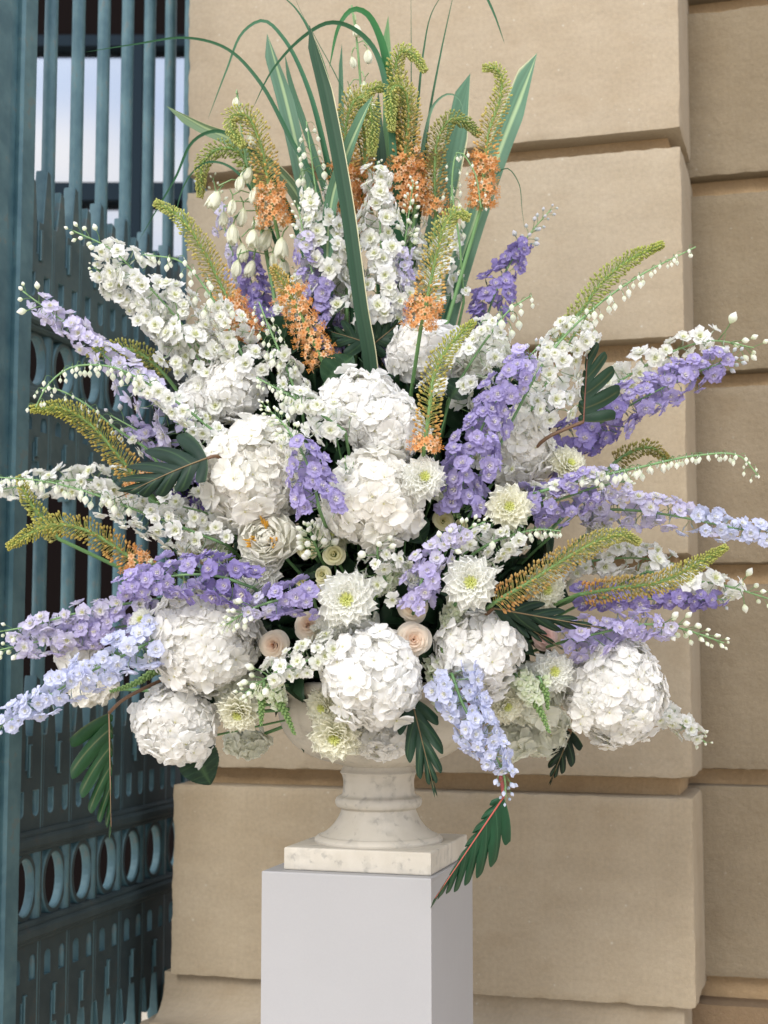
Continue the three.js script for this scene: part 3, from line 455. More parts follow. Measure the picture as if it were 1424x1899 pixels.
// roses, lisianthus and the peony: cupped petals wound outwards
function rosePetal(ri, H, wide, curl, ruff, col, r) {
  const b = new Bld(), ph = r() * 6.28;
  b.grid(10, 12, (u, v) => { const f = v * wide * (0.6 + 0.4 * Math.sin(Math.min(1, u * 1.25) * 1.57)), c = Math.max(0, (u - 0.62) / 0.38), rr = ri * (0.45 + 0.55 * Math.sin(u * 1.57)) + curl * c * c * (1 - 0.3 * v * v) + 0.02 * H * v, z = H * u * (1 - 0.14 * Math.pow(Math.abs(v), 2.5)) - curl * 0.75 * c * c * c + ruff * u * u * Math.sin(v * 7 + ph); return V3(Math.sin(f) * rr, Math.cos(f) * rr, z); }, (u, v) => col(u, v)); return b.build();
}
function rose(name, label, px, py, rad, z, o) {
  const r = rngOf(SEED++), at = P(px, py, z), m = mpp(z), R = rad * m, root = mouth(r), t = thing(name, label, 'flower', root, o.g), dir = outDir(at, o.k ?? 0.25, o.tilt), base = facing(dir, r() * 6.28), n = o.n ?? 20, per = o.per ?? 3, layers = Math.ceil(n / per);
  const back = at.clone().addScaledVector(dir, -R * 0.75); addStem(t, root, new THREE.CatmullRomCurve3([root.clone().lerp(back, 0.7), back]), 0.0028, 0.0025, C.stem, 6);
  for (let k = 0; k < n; k++) {
    const x = (Math.floor(k / per) + 0.35 * (k % per) / per) / layers, ri = R * (0.05 + (o.spread ?? 0.72) * x), H = R * (1.3 - 0.72 * x * x + (o.ruff ? (r() - 0.5) * o.ruff * 2 : 0)), curl = R * (0.05 + 0.26 * x) * (o.flare ?? 1), c = mixc(o.inner, o.outer, Math.min(1, x * (o.fade ?? 1.2)));
    const g = rosePetal(ri, H, (1.9 - 0.75 * x) * 0.5 * 6.283 / per / 1.35, curl, R * (o.ruff ?? 0.03), (u, v) => mixc(o.inner, mixc(c, o.outer, 0.5 * u), Math.min(1, Math.max(0, u * 2.2 - 0.9))), r);
    part('petal', g, M.petal, t, at.clone().addScaledVector(dir, -R * 0.6), base.clone().multiply(new THREE.Quaternion().setFromAxisAngle(AZ, k * 6.283 / per + Math.floor(k / per) * 1.1 + r() * 0.4)));
  }
  const b = new Bld(); b.bead(V3(0, 0, -R * 0.75), V3(0, 0, 1), R * 0.55, R * 0.3, 8, 4, mixc(C.stem, C.pale, 0.4)); for (let k = 0; k < 5; k++) petal(b, rotZX(k * 1.257, 0.2, R * 0.1).premultiply(new THREE.Matrix4().makeTranslation(0, 0, -R * 0.62)), { L: R * 0.9, W: R * 0.35, b: 1.5, c: 0.9, bend: 0.3 }, C.stem, r);
  part('sepals', b.build(), M.leaf, t, at, base);
  if (o.eye) { const e = new Bld(); for (let k = 0; k < (o.en ?? 9); k++) { const f = r() * 6.28, q = Math.sqrt(r()) * R * (o.es ?? 0.2); e.bead(V3(Math.cos(f) * q, Math.sin(f) * q, R * (o.ez ?? -0.25)), V3(Math.cos(f) * 0.3, Math.sin(f) * 0.3, 1), R * (0.5 + 0.2 * r()), R * (o.er ?? 0.06), 5, 3, jit(o.eye, r, 0.2)); } part('flower_eye', e.build(), M.petal, t, at, base); }
  return t;
}

const rQ = rngOf(65), PEO = Array.from({ length: 6 }, () => onePetal({ L: 1, W: 0.95, a: 0.7, b: 3.4, c: 0.5, cup: 0.28, bend: 0.12 + rQ() * 0.3, ruf: 0.07, rn: 5, nu: 9, nv: 9, skew: 0.25 }, (u) => mixc([0.88, 0.84, 0.70], jit([0.88, 0.87, 0.79], rQ, 0.02), Math.min(1, u * 1.6)), rQ));
function peony(label, px, py, rad, z, tilt) {
  const r = rngOf(SEED++), at = P(px, py, z), R = rad * mpp(z), root = mouth(r), t = thing('peony', label, 'flower', root), dir = outDir(at, 0.3, tilt), base = facing(dir, 1), back = at.clone().addScaledVector(dir, -R * 0.5);
  addStem(t, root, new THREE.CatmullRomCurve3([root.clone().lerp(back, 0.7), back]), 0.003, 0.003, C.stem, 6);
  for (const [n, len, tl, zo] of [[9, 1.0, 0.0, -0.4], [9, 0.98, 0.25, -0.35], [9, 0.9, 0.5, -0.3], [8, 0.82, 0.75, -0.25], [8, 0.7, 0.98, -0.2], [9, 0.62, 1.15, -0.15], [9, 0.55, 1.35, -0.1]]) for (let k = 0; k < n; k++) {
    const q = new THREE.Matrix4().makeRotationZ(k / n * 6.283 + len * 7 + (r() - 0.5) * 0.5).multiply(new THREE.Matrix4().makeTranslation(0, R * 0.06, 0)).multiply(new THREE.Matrix4().makeRotationX(tl + (r() - 0.5) * 0.3)), pos = V3(0, 0, 0).applyMatrix4(q).add(V3(0, 0, zo * R));
    part('petal', PEO[Math.floor(r() * 6)], M.petal, t, at.clone().add(pos.applyQuaternion(base)), base.clone().multiply(new THREE.Quaternion().setFromRotationMatrix(q)), R * len * (0.9 + 0.2 * r()));
  }
  const e = new Bld(); for (let k = 0; k < 26; k++) { const f = (k % 3) * 2.2 + r() * 0.7, q = R * (0.18 + 0.3 * r()); e.bead(V3(Math.cos(f) * q, Math.sin(f) * q, R * 0.3), V3(Math.cos(f) * 0.4, Math.sin(f) * 0.4, 1), R * (0.28 + 0.14 * r()), R * 0.035, 5, 3, jit([0.86, 0.56, 0.1], r, 0.15)); }
  part('stamens', e.build(), M.petal, t, at, base); return t;
}
// foxtail lilies
const rE = rngOf(71), STAR = [0, 1, 2, 3].map((j) => { const b = new Bld(), c = jit([[0.88, 0.58, 0.33], [0.88, 0.51, 0.25], [0.88, 0.65, 0.43], [0.87, 0.47, 0.21]][j], rE, 0.06); for (let k = 0; k < 6; k++) petal(b, rotZX(k * 1.047, 0.3 + rE() * 0.4), { L: 0.52, W: 0.26, b: 2.2, c: 0.7, bend: -0.2, nu: 3, nv: 2 }, (u) => mixc([0.84, 0.48, 0.20], c, Math.min(1, u * 1.5)), rE); for (let k = 0; k < 5; k++) { const f = k * 1.257; b.tube([V3(0, 0, 0), V3(Math.cos(f) * 0.2, Math.sin(f) * 0.2, 0.55)], 0.02, 3, [0.8, 0.42, 0.12]); b.bead(V3(Math.cos(f) * 0.2, Math.sin(f) * 0.2, 0.5), V3(0, 0, 1), 0.12, 0.05, 4, 3, [0.75, 0.38, 0.08]); } b.tube([V3(0, 0, 0), V3(0, -0.1, -0.9)], 0.03, 3, [0.4, 0.34, 0.12], false); return b.build(); });
function foxtail(label, pts, o = {}) {
  const r = rngOf(SEED++), c = spine(pts), root = mouth(r), t = thing('foxtail_lily', label, 'flower', root, 'foxtail lily spikes'), m = mpp(pts[Math.floor(pts.length / 2)][2]), Lp = c.getLength() / m, R = (o.r ?? 26);
  addStem(t, root, c, 0.0042, 0.0022, (u) => mixc(C.stem, [0.2, 0.32, 0.08], u), 40);
  const og = o.orange ?? 0.2, b = new Bld(), n = Math.round(Lp * (o.dense ?? 1.35)), cols = (o.cols ?? [[0.72, 0.40, 0.16], [0.46, 0.36, 0.13], [0.43, 0.48, 0.16]]).map((q) => [q[0] * 1.36, q[1] * 1.36, q[2] * 1.35]);
  const tone = (u) => u < 0.45 ? mixc(cols[0], cols[1], Math.min(1, Math.max(0, (u - og * 0.7) / 0.25))) : mixc(cols[1], cols[2], Math.min(1, (u - 0.45) / 0.4));
  for (let k = 0; k < n; k++) {
    const u = 1 - Math.pow(1 - (k + r()) / n, 1.4); if (u < og * (0.55 + 0.4 * r())) continue;
    const [p, T, X, Y] = frameAt(c, Math.min(0.999, u)), a = k * 2.39996 + r() * 0.5, out = X.clone().multiplyScalar(Math.cos(a)).addScaledVector(Y, Math.sin(a));
    const e = u > 0.62 ? 1 - Math.pow((u - 0.62) / 0.38, 1.15) * 0.78 : 1, len = R * m * e * (0.75 + 0.3 * r()), d = out.addScaledVector(T, 0.35 + 0.5 * u).add(V3(0, -0.05, 0)).normalize(), q = p.clone().addScaledVector(d, len * 0.8), cc = jit(tone(u + (r() - 0.5) * 0.08), r, 0.22), bl = m * (7.5 - 3.0 * u) * (0.85 + 0.3 * r());
    if (len > 7 * m) b.tube([p.clone().sub(root), p.clone().lerp(q, 0.5).addScaledVector(T, len * 0.06).sub(root), q.clone().sub(root)], m * 0.75, 3, mixc([0.40, 0.52, 0.17], cc, 0.4), false);
    b.bead(q.sub(root), d, bl * 1.25, bl * 0.36, 5, 4, (w) => mixc(mulc(cc, 0.85), mixc(cc, [0.62, 0.52, 0.22], 0.35), w));
  }
  part('buds', b.build(), M.petal, t).userData.kind = 'stuff';
  const no = Math.min(110, Math.round(og * Lp * 0.95 * R / 26));
  for (let k = 0; k < no; k++) { const u = Math.min(0.95, og * (k + r()) / no * (1 + 0.25 * r() * r())), [p, T, X, Y] = frameAt(c, u), a = k * 2.39996, out = X.clone().multiplyScalar(Math.cos(a)).addScaledVector(Y, Math.sin(a)); part('floret', STAR[k % 4], M.petal, t, p.addScaledVector(out, R * m * (0.5 + 0.45 * r())), facing(out.addScaledVector(T, 0.2).add(V3((r() - 0.5) * 0.6, (r() - 0.5) * 0.6, 0)), r() * 6), 17 * m * (0.8 + 0.35 * r())); }
  return t;
}

// leaves
function lobedLeaf(label, base, tip, o = {}) {
  const r = rngOf(SEED++), A = P(...base), B = P(...tip), root = o.petiole ? P(...o.petiole[0]) : mouth(r), t = thing('philodendron_leaf', label, 'leaf', root, 'lobed dark leaves'), m = mpp(base[2]);
  const Y = B.clone().sub(A), L = Y.length(); Y.normalize(); let Z = toCam(A).add(V3(...(o.nrm ?? [0, 0, 0]))); Z.addScaledVector(Y, -Z.dot(Y)).normalize(); const X = Y.clone().cross(Z);
  const w = (o.w ?? 70) * m, n = o.n ?? 6, fold = o.fold ?? 0.25, bend = o.bend ?? -0.15, sides = o.sides ?? [1, 1], droop = o.droop ?? 0.25;
  const g0 = mulc(o.col ?? [0.022, 0.062, 0.032], 0.65);
  const shape = (s, v) => {
    const side = v < 0 ? sides[0] : sides[1], av = Math.abs(v), lob = (o.cut ?? 0.3) + (1 - (o.cut ?? 0.3)) * (1 - Math.pow(1 - Math.abs(Math.cos(Math.PI * n * s)), 1.9)) * (0.9 + 0.2 * noise.noise(Math.round(n * s) * 1.7, SEED, v < 0 ? 3.3 : 8.1)), env = w * side * (0.5 + 0.5 * Math.sin(Math.PI * Math.min(1, 0.15 + s))) * Math.pow(1 - s * 0.92, 0.3), e = env * lob, ang = THREE.MathUtils.lerp(o.a0 ?? 1.75, 0.12, Math.pow(s, 0.7)) - 0.25 * av * (1 - s);
    const d = av * e, x = Math.sign(v) * Math.sin(ang) * d, y = 0.82 * L * s + Math.cos(ang) * d + (s > 0.98 ? 0 : 0) + s * s * 0.18 * L * (1 - av * 0.3);
    const z = d * fold - droop * d * d / w + bend * L * (s * s - s * 0.4) + 0.05 * w * (lob - 0.6) * Math.min(1, av * 2) + 0.035 * L * Math.sin(s * 6 + SEED + (v > 0 ? 2 : 0)) * av * av + 0.05 * w * Math.sin(Math.PI * n * s * 2) * av;
    return A.clone().addScaledVector(X, x).addScaledVector(Y, y).addScaledVector(Z, z).sub(root);
  };
  const vein = o.vein ?? [0.07, 0.13, 0.05], b = new Bld();
  b.grid(n * 22, 12, shape, (s, v) => { const cs = Math.abs(Math.cos(Math.PI * n * s)), k = THREE.MathUtils.smoothstep(cs, 0.985, 0.9995) * (Math.abs(v) < 0.85 ? 0.45 : 0); return mixc(mulc(g0, 0.9 + 0.25 * noise.noise(s * 7, v * 3, base[0])), vein, k); });
  part('blade', b.build(), M.leaf, t);
  const rb = new Bld(), q = []; for (let k = 0; k <= 16; k++) q.push(shape(k / 16 * 0.97, 0.0001).addScaledVector(Z, 0.0006)); rb.tube(q, (u) => (0.0015 - 0.001 * u), 5, o.rib ?? [0.16, 0.11, 0.05]); part('midrib', rb.build(), M.green, t);
  const pp = new Bld(), path = [...(o.petiole ?? []).map((p) => P(...p)), A]; if (!o.petiole) path.unshift(root, root.clone().lerp(A, 0.5)); const cv = new THREE.CatmullRomCurve3(path), qq = []; for (let k = 0; k <= 14; k++) qq.push(cv.getPoint(k / 14).sub(root)); pp.tube(qq, 0.0032, 6, o.stalk ?? [0.13, 0.07, 0.035]); part('petiole', pp.build(), M.green, t);
  return t;
}
function broadLeaf(label, base, tip, w, o = {}) {
  const r = rngOf(SEED++), A = P(...base), B = P(...tip), root = mouth(r), t = thing('broad_leaf', label, 'leaf', root, 'broad dark leaves'), m = mpp(base[2]), Y = B.clone().sub(A), L = Y.length(); Y.normalize();
  let Z = toCam(A).add(V3(...(o.nrm ?? [0, 0, 0]))); Z.addScaledVector(Y, -Z.dot(Y)).normalize(); const X = Y.clone().cross(Z), g0 = mulc(o.col ?? [0.018, 0.05, 0.026], 0.75), b = new Bld();
  const sh = (s, v) => { const pr = Math.pow(Math.sin(Math.PI * Math.pow(Math.min(0.999, Math.max(0.001, s)), 0.8)), 0.75), saw = 1 + 0.06 * Math.abs(v) * Math.abs(v) * (((s * 16) % 1) - 0.5), e = w * m * pr * saw; return A.clone().addScaledVector(X, e * v).addScaledVector(Y, L * (s + 0.03 * Math.abs(v) * (1 - s))).addScaledVector(Z, e * Math.abs(v) * 0.3 - L * 0.25 * s * s + 0.02 * L * Math.sin(s * 22) * Math.abs(v)).sub(root); };
  b.grid(64, 8, sh, (s, v) => mixc(mulc(g0, 0.9 + 0.3 * noise.noise(s * 5, v * 2, w)), [0.05, 0.1, 0.04], Math.abs(v) < 0.1 ? 0.8 : 0.5 * THREE.MathUtils.smoothstep(Math.abs(Math.sin(s * 22 + Math.abs(v) * 2)), 0.96, 1)));
  part('blade', b.build(), M.leaf, t); const st = new Bld(); st.tube([V3(0, 0, 0), A.clone().sub(root).multiplyScalar(0.6), A.clone().sub(root)], 0.002, 5, C.stem); part('petiole', st.build(), M.green, t); return t;
}
function ribbon(name, label, cat, pts, w, o = {}) {
  const r = rngOf(SEED++), root = mouth(r), all = [...(o.free ? [] : [root]), ...pts.map((p) => P(...p))], c = new THREE.CatmullRomCurve3(all, false, 'centripetal'), t = thing(name, label, cat, root, o.g), m = mpp(pts[0][2]), b = new Bld(), n = o.seg ?? 120, nv = o.nv ?? 4, tw0 = o.twist?.[0] ?? 0, tw1 = o.twist?.[1] ?? 0, g0 = o.col ?? [0.05, 0.13, 0.075];
  const cache = []; for (let k = 0; k <= n; k++) { const f = c.getTangentAt(k / n), p = c.getPointAt(k / n), Z = toCam(p).addScaledVector(f, -toCam(p).dot(f)).normalize().applyAxisAngle(f, tw0 + (tw1 - tw0) * k / n); cache.push([p, Z, f.clone().cross(Z)]); }
  b.grid(n, nv, (u, v) => { const [p, Z, X] = cache[Math.round(u * n)], tip = o.cut ? Math.min(1, Math.max(0, (1 - u) / (o.cut * (1 + 0.5 * v)))) : Math.min(1, Math.pow(Math.max(0, 1 - u), 0.7) * 1.5), e = w * m * 0.5 * tip * Math.min(1, 0.55 + u * 1.2); return p.clone().addScaledVector(X, v * e).addScaledVector(Z, -(1 - Math.abs(v)) * e * (o.keel ?? 0.35)).sub(root); }, (u, v) => { const x = 0.9 + 0.2 * noise.noise(v * 9, u * 2, w); let q = mulc(g0, x); if (o.edge && v > 0.85) q = [0.62, 0.58, 0.36]; if (o.edge2 && v < -0.85) q = [0.55, 0.55, 0.34]; if (o.mid && Math.abs(v - 0.1) < 0.15) q = mixc(q, [0.32, 0.42, 0.22], 0.7); return mixc(q, mulc(q, 1.25), 0.5 + 0.5 * Math.sin(v * 14)); });
  part('blade', b.build(), M.blade, t); return t;
}
// yucca bells and snapdragon tips
const rY = rngOf(81), BELL = [0, 1, 2].map((j) => { const b = new Bld(); for (let k = 0; k < 6; k++) petal(b, rotZX(k * 1.047 + rY() * 0.2, 0.62 + 0.12 * (k % 2) + 0.1 * j, 0.03), { L: 0.86, W: 0.6, a: 0.55, b: 2.6, c: 0.7, cup: 0.3, bend: 0.75, ruf: 0.03, nu: 6, nv: 4 }, (u) => mixc([0.66, 0.70, 0.45], [0.83, 0.83, 0.70], Math.min(1, u * 2.5)), rY); b.tube([V3(0, 0, 0.05), V3(0.05, 0.1, -0.3), V3(0.1, 0.3, -0.55)], 0.035, 5, C.pale, false); return b.build(); });
function yucca(label, pts, bells, z) {
  const r = rngOf(SEED++), c = spine(pts), root = mouth(r), t = thing('yucca_spike', label, 'flower', root, 'yucca spikes of hanging cream bells'), m = mpp(z); addStem(t, root, c, 0.005, 0.002, mixc(C.stem, C.pale, 0.4));
  for (const [x, y, s, dx] of bells) { const at = P(x, y, z + (r() - 0.5) * 40), q = c.getPoint(0.5); let best = 1e9, bp = q; for (let k = 0; k <= 30; k++) { const p = c.getPoint(k / 30); const d = p.distanceTo(at.clone().add(V3(0, 0.02, 0))); if (d < best) { best = d; bp = p; } } const st = new Bld(), up = at.clone().add(V3(0, s * m * 0.3, 0)); st.tube([bp.clone().sub(root), bp.clone().lerp(up, 0.6).add(V3(0, 0.008, 0)).sub(root), up.sub(root)], 0.0012, 4, C.pale, false); const bell = part('bell', BELL[Math.floor(r() * 3)], M.petal, t, at, facing(V3(dx ?? (r() - 0.5) * 0.5, -1, 0.3 * r()), r() * 6), s * m * 1.04); part('pedicel', st.build(), M.green, t); }
  return t;
}
const rN = rngOf(91), SNAP = [0, 1, 2, 3].map(() => { const b = new Bld(), c = jit([0.70, 0.75, 0.55], rN, 0.06); b.bead(V3(0, 0, 0), V3(0, 0, 1), 0.8, 0.3, 7, 5, (u) => mixc([0.42, 0.55, 0.22], c, Math.min(1, u * 1.6)), 0.1); for (let k = 0; k < 4; k++) petal(b, rotZX(k * 1.57 + rN(), 0.9, 0.1).premultiply(new THREE.Matrix4().makeTranslation(0, 0, 0.45)), { L: 0.5, W: 0.5, cup: 0.3, bend: -0.4, ruf: 0.08, nu: 4, nv: 4 }, (u) => mixc(c, [0.82, 0.83, 0.72], u), rN); return b.build(); });
const GREENBUD = [0, 1, 2].map(() => { const b = new Bld(); b.bead(V3(0, 0, 0), V3(0, 0, 1), 1, 0.36, 6, 5, (u) => mixc([0.17, 0.33, 0.09], [0.38, 0.52, 0.22], u), 0.3); return b.build(); });
function snapdragon(label, pts, o = {}) {
  const r = rngOf(SEED++), c = spine(pts), root = mouth(r), t = thing('snapdragon', label, 'flower', root, 'green-white snapdragon tips'), m = mpp(pts[0][2]), Lp = c.getLength() / m, w = o.w ?? 26, fe = o.fe ?? 0.5;
  addStem(t, root, c, 0.003, 0.0012, mixc(C.stem, C.pale, 0.5));
  const n = Math.round(Lp * fe * 0.38 * w / 22), nb = Math.round(Lp * (1 - fe) * 0.75);
  for (let k = 0; k < n; k++) { const u = fe * (k + r()) / n, [p, T, X, Y] = frameAt(c, u), a = k * 2.4, out = X.clone().multiplyScalar(Math.cos(a)).addScaledVector(Y, Math.sin(a)).addScaledVector(T, 0.4 + 0.4 * u); part('floret', SNAP[k % 4], M.petal, t, p.addScaledVector(out, m * 3), facing(out, r() * 6), w * m * (1 - 0.4 * u) * (0.8 + 0.4 * r())); }
  for (let k = 0; k < nb; k++) { const u = fe * 0.9 + (1 - fe * 0.9) * (k + r()) / nb, [p, T, X, Y] = frameAt(c, Math.min(0.995, u)), a = k * 2.4, out = X.clone().multiplyScalar(Math.cos(a)).addScaledVector(Y, Math.sin(a)).addScaledVector(T, 0.7); part('bud', GREENBUD[k % 3], M.petal, t, p, facing(out, 0), m * (12 - 7 * (u - fe) / (1 - fe))); }
  return t;
}
// ---------------------------------------------------------------- the arrangement, from the back to the front (place seen, then mm in front of the urn's axis)
{ // dark leaves that fill the space between the stems
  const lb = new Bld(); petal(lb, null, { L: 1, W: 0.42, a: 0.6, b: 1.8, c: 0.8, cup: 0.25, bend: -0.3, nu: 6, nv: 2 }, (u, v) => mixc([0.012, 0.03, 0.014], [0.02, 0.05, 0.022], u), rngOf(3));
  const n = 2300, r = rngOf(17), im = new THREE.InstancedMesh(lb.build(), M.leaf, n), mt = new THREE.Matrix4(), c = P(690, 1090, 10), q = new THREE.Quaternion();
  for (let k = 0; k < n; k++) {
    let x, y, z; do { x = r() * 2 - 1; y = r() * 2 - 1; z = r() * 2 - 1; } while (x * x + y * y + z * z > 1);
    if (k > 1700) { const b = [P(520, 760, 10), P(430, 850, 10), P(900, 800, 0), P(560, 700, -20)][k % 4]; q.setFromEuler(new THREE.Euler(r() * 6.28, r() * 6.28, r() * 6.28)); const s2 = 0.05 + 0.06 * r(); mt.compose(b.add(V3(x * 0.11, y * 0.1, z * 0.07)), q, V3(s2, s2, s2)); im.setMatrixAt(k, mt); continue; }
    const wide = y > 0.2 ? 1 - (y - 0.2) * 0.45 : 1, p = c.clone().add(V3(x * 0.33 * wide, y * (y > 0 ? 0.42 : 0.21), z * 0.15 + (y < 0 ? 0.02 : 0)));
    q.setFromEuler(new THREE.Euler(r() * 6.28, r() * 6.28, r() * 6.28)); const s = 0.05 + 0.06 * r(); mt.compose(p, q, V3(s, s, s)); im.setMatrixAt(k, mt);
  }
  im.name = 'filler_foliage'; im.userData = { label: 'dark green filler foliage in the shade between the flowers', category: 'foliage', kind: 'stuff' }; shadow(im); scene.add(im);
}

// tall strap leaves and grasses
const ST = 'striped strap leaves';
const strap = (label, pts, w, o = {}) => ribbon('strap_leaf', label, 'leaf', pts, w, { g: ST, cut: 0.07, keel: 0.4, nv: 12, seg: 90, ...o });
strap('longest dark green strap leaf with cream edge crossing the bouquet centre', [[690, 720, 60], [668, 560, 70], [640, 360, 60], [606, 180, 40], [574, 46, 20]], 27, { edge: 1, col: [0.02, 0.058, 0.028], twist: [0.15, 0.1] });
strap('grey green strap leaf with pale midline standing before the dark grasses', [[600, 560, -120], [565, 350, -140], [530, 190, -160], [495, 62, -170]], 32, { mid: 1, col: [0.10, 0.19, 0.125], twist: [-0.2, 0.1] });
strap('wide blue green strap leaf leaning out over the pale stone block', [[815, 640, -100], [860, 470, -130], [920, 290, -160], [996, 98, -190]], 44, { mid: 1, edge2: 1, col: [0.10, 0.20, 0.125], twist: [0.2, -0.2] });
strap('short broad strap leaf behind the brown hooked foxtail', [[790, 520, -150], [830, 340, -190], [852, 230, -195], [872, 136, -200]], 42, { edge: 1, col: [0.09, 0.19, 0.12] });
strap('narrow bright strap leaf tip behind the tallest foxtail lily', [[720, 420, -170], [720, 200, -200], [720, 28, -210]], 20, { col: [0.12, 0.24, 0.10] });
strap('small grey strap leaf reaching over the gap beside the gate', [[560, 380, -150], [450, 272, -160], [375, 235, -170], [308, 196, -175]], 24, { mid: 1, edge: 1, col: [0.12, 0.19, 0.10] });
strap('short slanted leaf lying over the pale hanging foxtail tip', [[610, 400, 0], [640, 290, 10], [668, 225, 15], [692, 176, 10]], 24, { mid: 1, col: [0.09, 0.19, 0.11] });
strap('dark strap leaf half hidden behind the upper orange florets', [[720, 500, -140], [706, 300, -160], [702, 170, -170]], 22, { col: [0.045, 0.10, 0.06] });
strap('slim strap leaf between the two white delphinium columns', [[650, 520, -120], [596, 330, -140], [545, 170, -165], [528, 100, -170]], 13, { col: [0.06, 0.14, 0.08] });
strap('short dark strap leaf behind the pale striped one', [[625, 420, -150], [632, 240, -170], [634, 80, -185]], 11, { col: [0.06, 0.14, 0.08] });
const GR = 'arching grass blades';
const grass = (label, pts, w, o = {}) => ribbon('grass_blade', label, 'grass', pts, w * 1.3, { g: GR, col: [0.025, 0.10, 0.045], keel: 0.25, ...o, twist: [(o.twist?.[0] ?? 0) * 0.5, (o.twist?.[1] ?? 0) * 0.5] });
grass('long thin grass blade arching across the gate bars', [[590, 360, -60], [540, 260, -80], [480, 150, -90], [420, 90, -100], [345, 70, -110], [250, 82, -120], [156, 97, -130]], 10, { twist: [0.5, -0.6] });
grass('grass blade arching down to the foxtail with the white bells', [[620, 360, -60], [570, 160, -80], [525, 70, -90], [488, 38, -95], [450, 60, -100], [420, 130, -100], [385, 222, -100]], 13, { twist: [0.3, 1.0] });
grass('grass blade leaving the picture at the top above the long strap leaf', [[640, 420, -40], [610, 160, -40], [575, 60, -30], [545, 12, -30], [505, -20, -30]], 15, { twist: [0.2, 0.6] });
grass('broad arching grass blade curling over the pale strap leaf tip', [[730, 300, -60], [714, 150, -70], [690, 85, -75], [650, 50, -70], [610, 42, -65], [560, 70, -60], [505, 130, -55], [468, 202, -50]], 15, { twist: [0.3, -0.5] });
grass('widest dark grass blade folded over at the top', [[740, 320, -90], [722, 150, -100], [705, 70, -100], [680, 25, -95], [655, 17, -90], [630, 45, -85], [610, 128, -85]], 28, { twist: [0.3, 0.7], col: [0.02, 0.12, 0.03] });
grass('hair thin upright grass blade beside the tallest foxtail', [[755, 420, -120], [762, 200, -140], [762, -30, -150]], 4);
grass('upright grass blade curving out at the top beyond the foxtail tip', [[760, 380, -120], [775, 190, -140], [786, 90, -150], [800, 25, -150], [830, -25, -150]], 9, { twist: [0.2, 0.5] });
grass('upright grass blade slanting up towards the top edge', [[780, 380, -120], [792, 240, -140], [815, 110, -150], [845, -30, -155]], 8);
grass('drooping pale grass blade before the broad strap leaf', [[775, 360, -100], [788, 250, -120], [806, 192, -125], [832, 174, -125], [850, 182, -125], [862, 215, -120]], 15, { col: [0.10, 0.2, 0.12], twist: [0.4, -0.4] });
grass('grass blade arching over the green drooping foxtail', [[540, 400, -80], [490, 310, -90], [450, 262, -95], [400, 243, -100], [358, 262, -105], [325, 330, -110], [290, 390, -110], [258, 445, -110]], 11, { twist: [0.4, -0.5] });
grass('short dark grass blade hanging by the pillar edge', [[450, 330, -120], [390, 300, -130], [355, 322, -140], [335, 360, -140], [322, 420, -140]], 9);
grass('wiry grass blade bending down beside the wide strap leaf', [[880, 420, -130], [915, 330, -140], [940, 312, -140], [962, 340, -140], [968, 390, -140], [974, 430, -140]], 5);
grass('stray grass tip hanging from above against bare stone', [[870, -80, -120], [898, -15, -130], [918, 30, -130], [936, 82, -130]], 4, { free: 1 });
grass('thin grass tip at the top edge over the widest blade', [[660, 240, -100], [585, 70, -120], [562, 30, -120], [540, -20, -120]], 4);

// yucca
yucca('yucca spike of cream bells below the hooked foxtail', [[520, 620, -90], [495, 480, -100], [470, 360, -110], [452, 270, -115], [440, 175, -120]], [[432, 415, 38], [470, 425, 34], [448, 450, 36], [500, 425, 44, -0.4], [522, 440, 38], [470, 482, 34, -0.3], [440, 482, 32], [405, 355, 36, -0.4], [432, 370, 30], [475, 345, 34], [448, 325, 30], [465, 310, 32, -0.4], [488, 372, 30], [450, 205, 24], [438, 180, 22], [463, 245, 30, 0.2], [482, 398, 30], [452, 385, 34, -0.2], [415, 392, 28], [525, 480, 34], [505, 470, 28]], -70);
yucca('pale yucca spike far back behind the widest grass blade', [[690, 420, -180], [672, 200, -200], [662, 80, -205], [652, 10, -210]], [[660, 45, 24], [682, 92, 28], [652, 105, 22], [675, 150, 26], [648, 165, 22], [690, 190, 24]], -200);

// foxtail lilies
foxtail('short stubby foxtail all in orange flower above the hydrangeas', [[600, 675, 160], [570, 610, 150], [540, 550, 140], [508, 498, 130]], { r: 33, orange: 0.72, cols: [[0.72, 0.36, 0.12], [0.66, 0.35, 0.12], [0.45, 0.36, 0.12]], dense: 1.3 });
foxtail('straight slanting foxtail with brown tip crossing the pillar edge', [[470, 640, 30], [425, 560, 30], [380, 470, 30], [335, 405, 30], [291, 377, 30]], { r: 29, orange: 0.3, dense: 1.2 });
foxtail('hooked foxtail over the cream yucca bells', [[512, 420, -60], [498, 340, -60], [482, 265, -60], [458, 216, -60], [432, 215, -58], [430, 240, -55], [448, 268, -50]], { r: 30, orange: 0.24 });
foxtail('small green foxtail drooping against the pillar edge', [[470, 330, -130], [440, 280, -140], [405, 277, -145], [378, 300, -145], [371, 362, -145]], { r: 20, orange: 0, cols: [[0.3, 0.36, 0.12], [0.28, 0.36, 0.11], [0.34, 0.36, 0.1]] });
foxtail('foxtail bent right over with a hanging green tip by the strap leaf', [[645, 420, -60], [640, 300, -60], [645, 215, -60], [665, 180, -55], [685, 195, -50], [690, 235, -50], [690, 285, -50]], { r: 31, orange: 0.3 });
foxtail('orange based foxtail beside the strap leaf edge', [[668, 440, -90], [672, 340, -90], [676, 260, -90], [668, 190, -90], [690, 165, -90], [735, 160, -90]], { r: 24, orange: 0.34 });
foxtail('tallest foxtail with its tip bent over at the top', [[770, 380, -80], [758, 280, -85], [745, 180, -90], [735, 115, -90], [748, 94, -85], [770, 106, -80], [786, 128, -78]], { r: 28, orange: 0.24 });
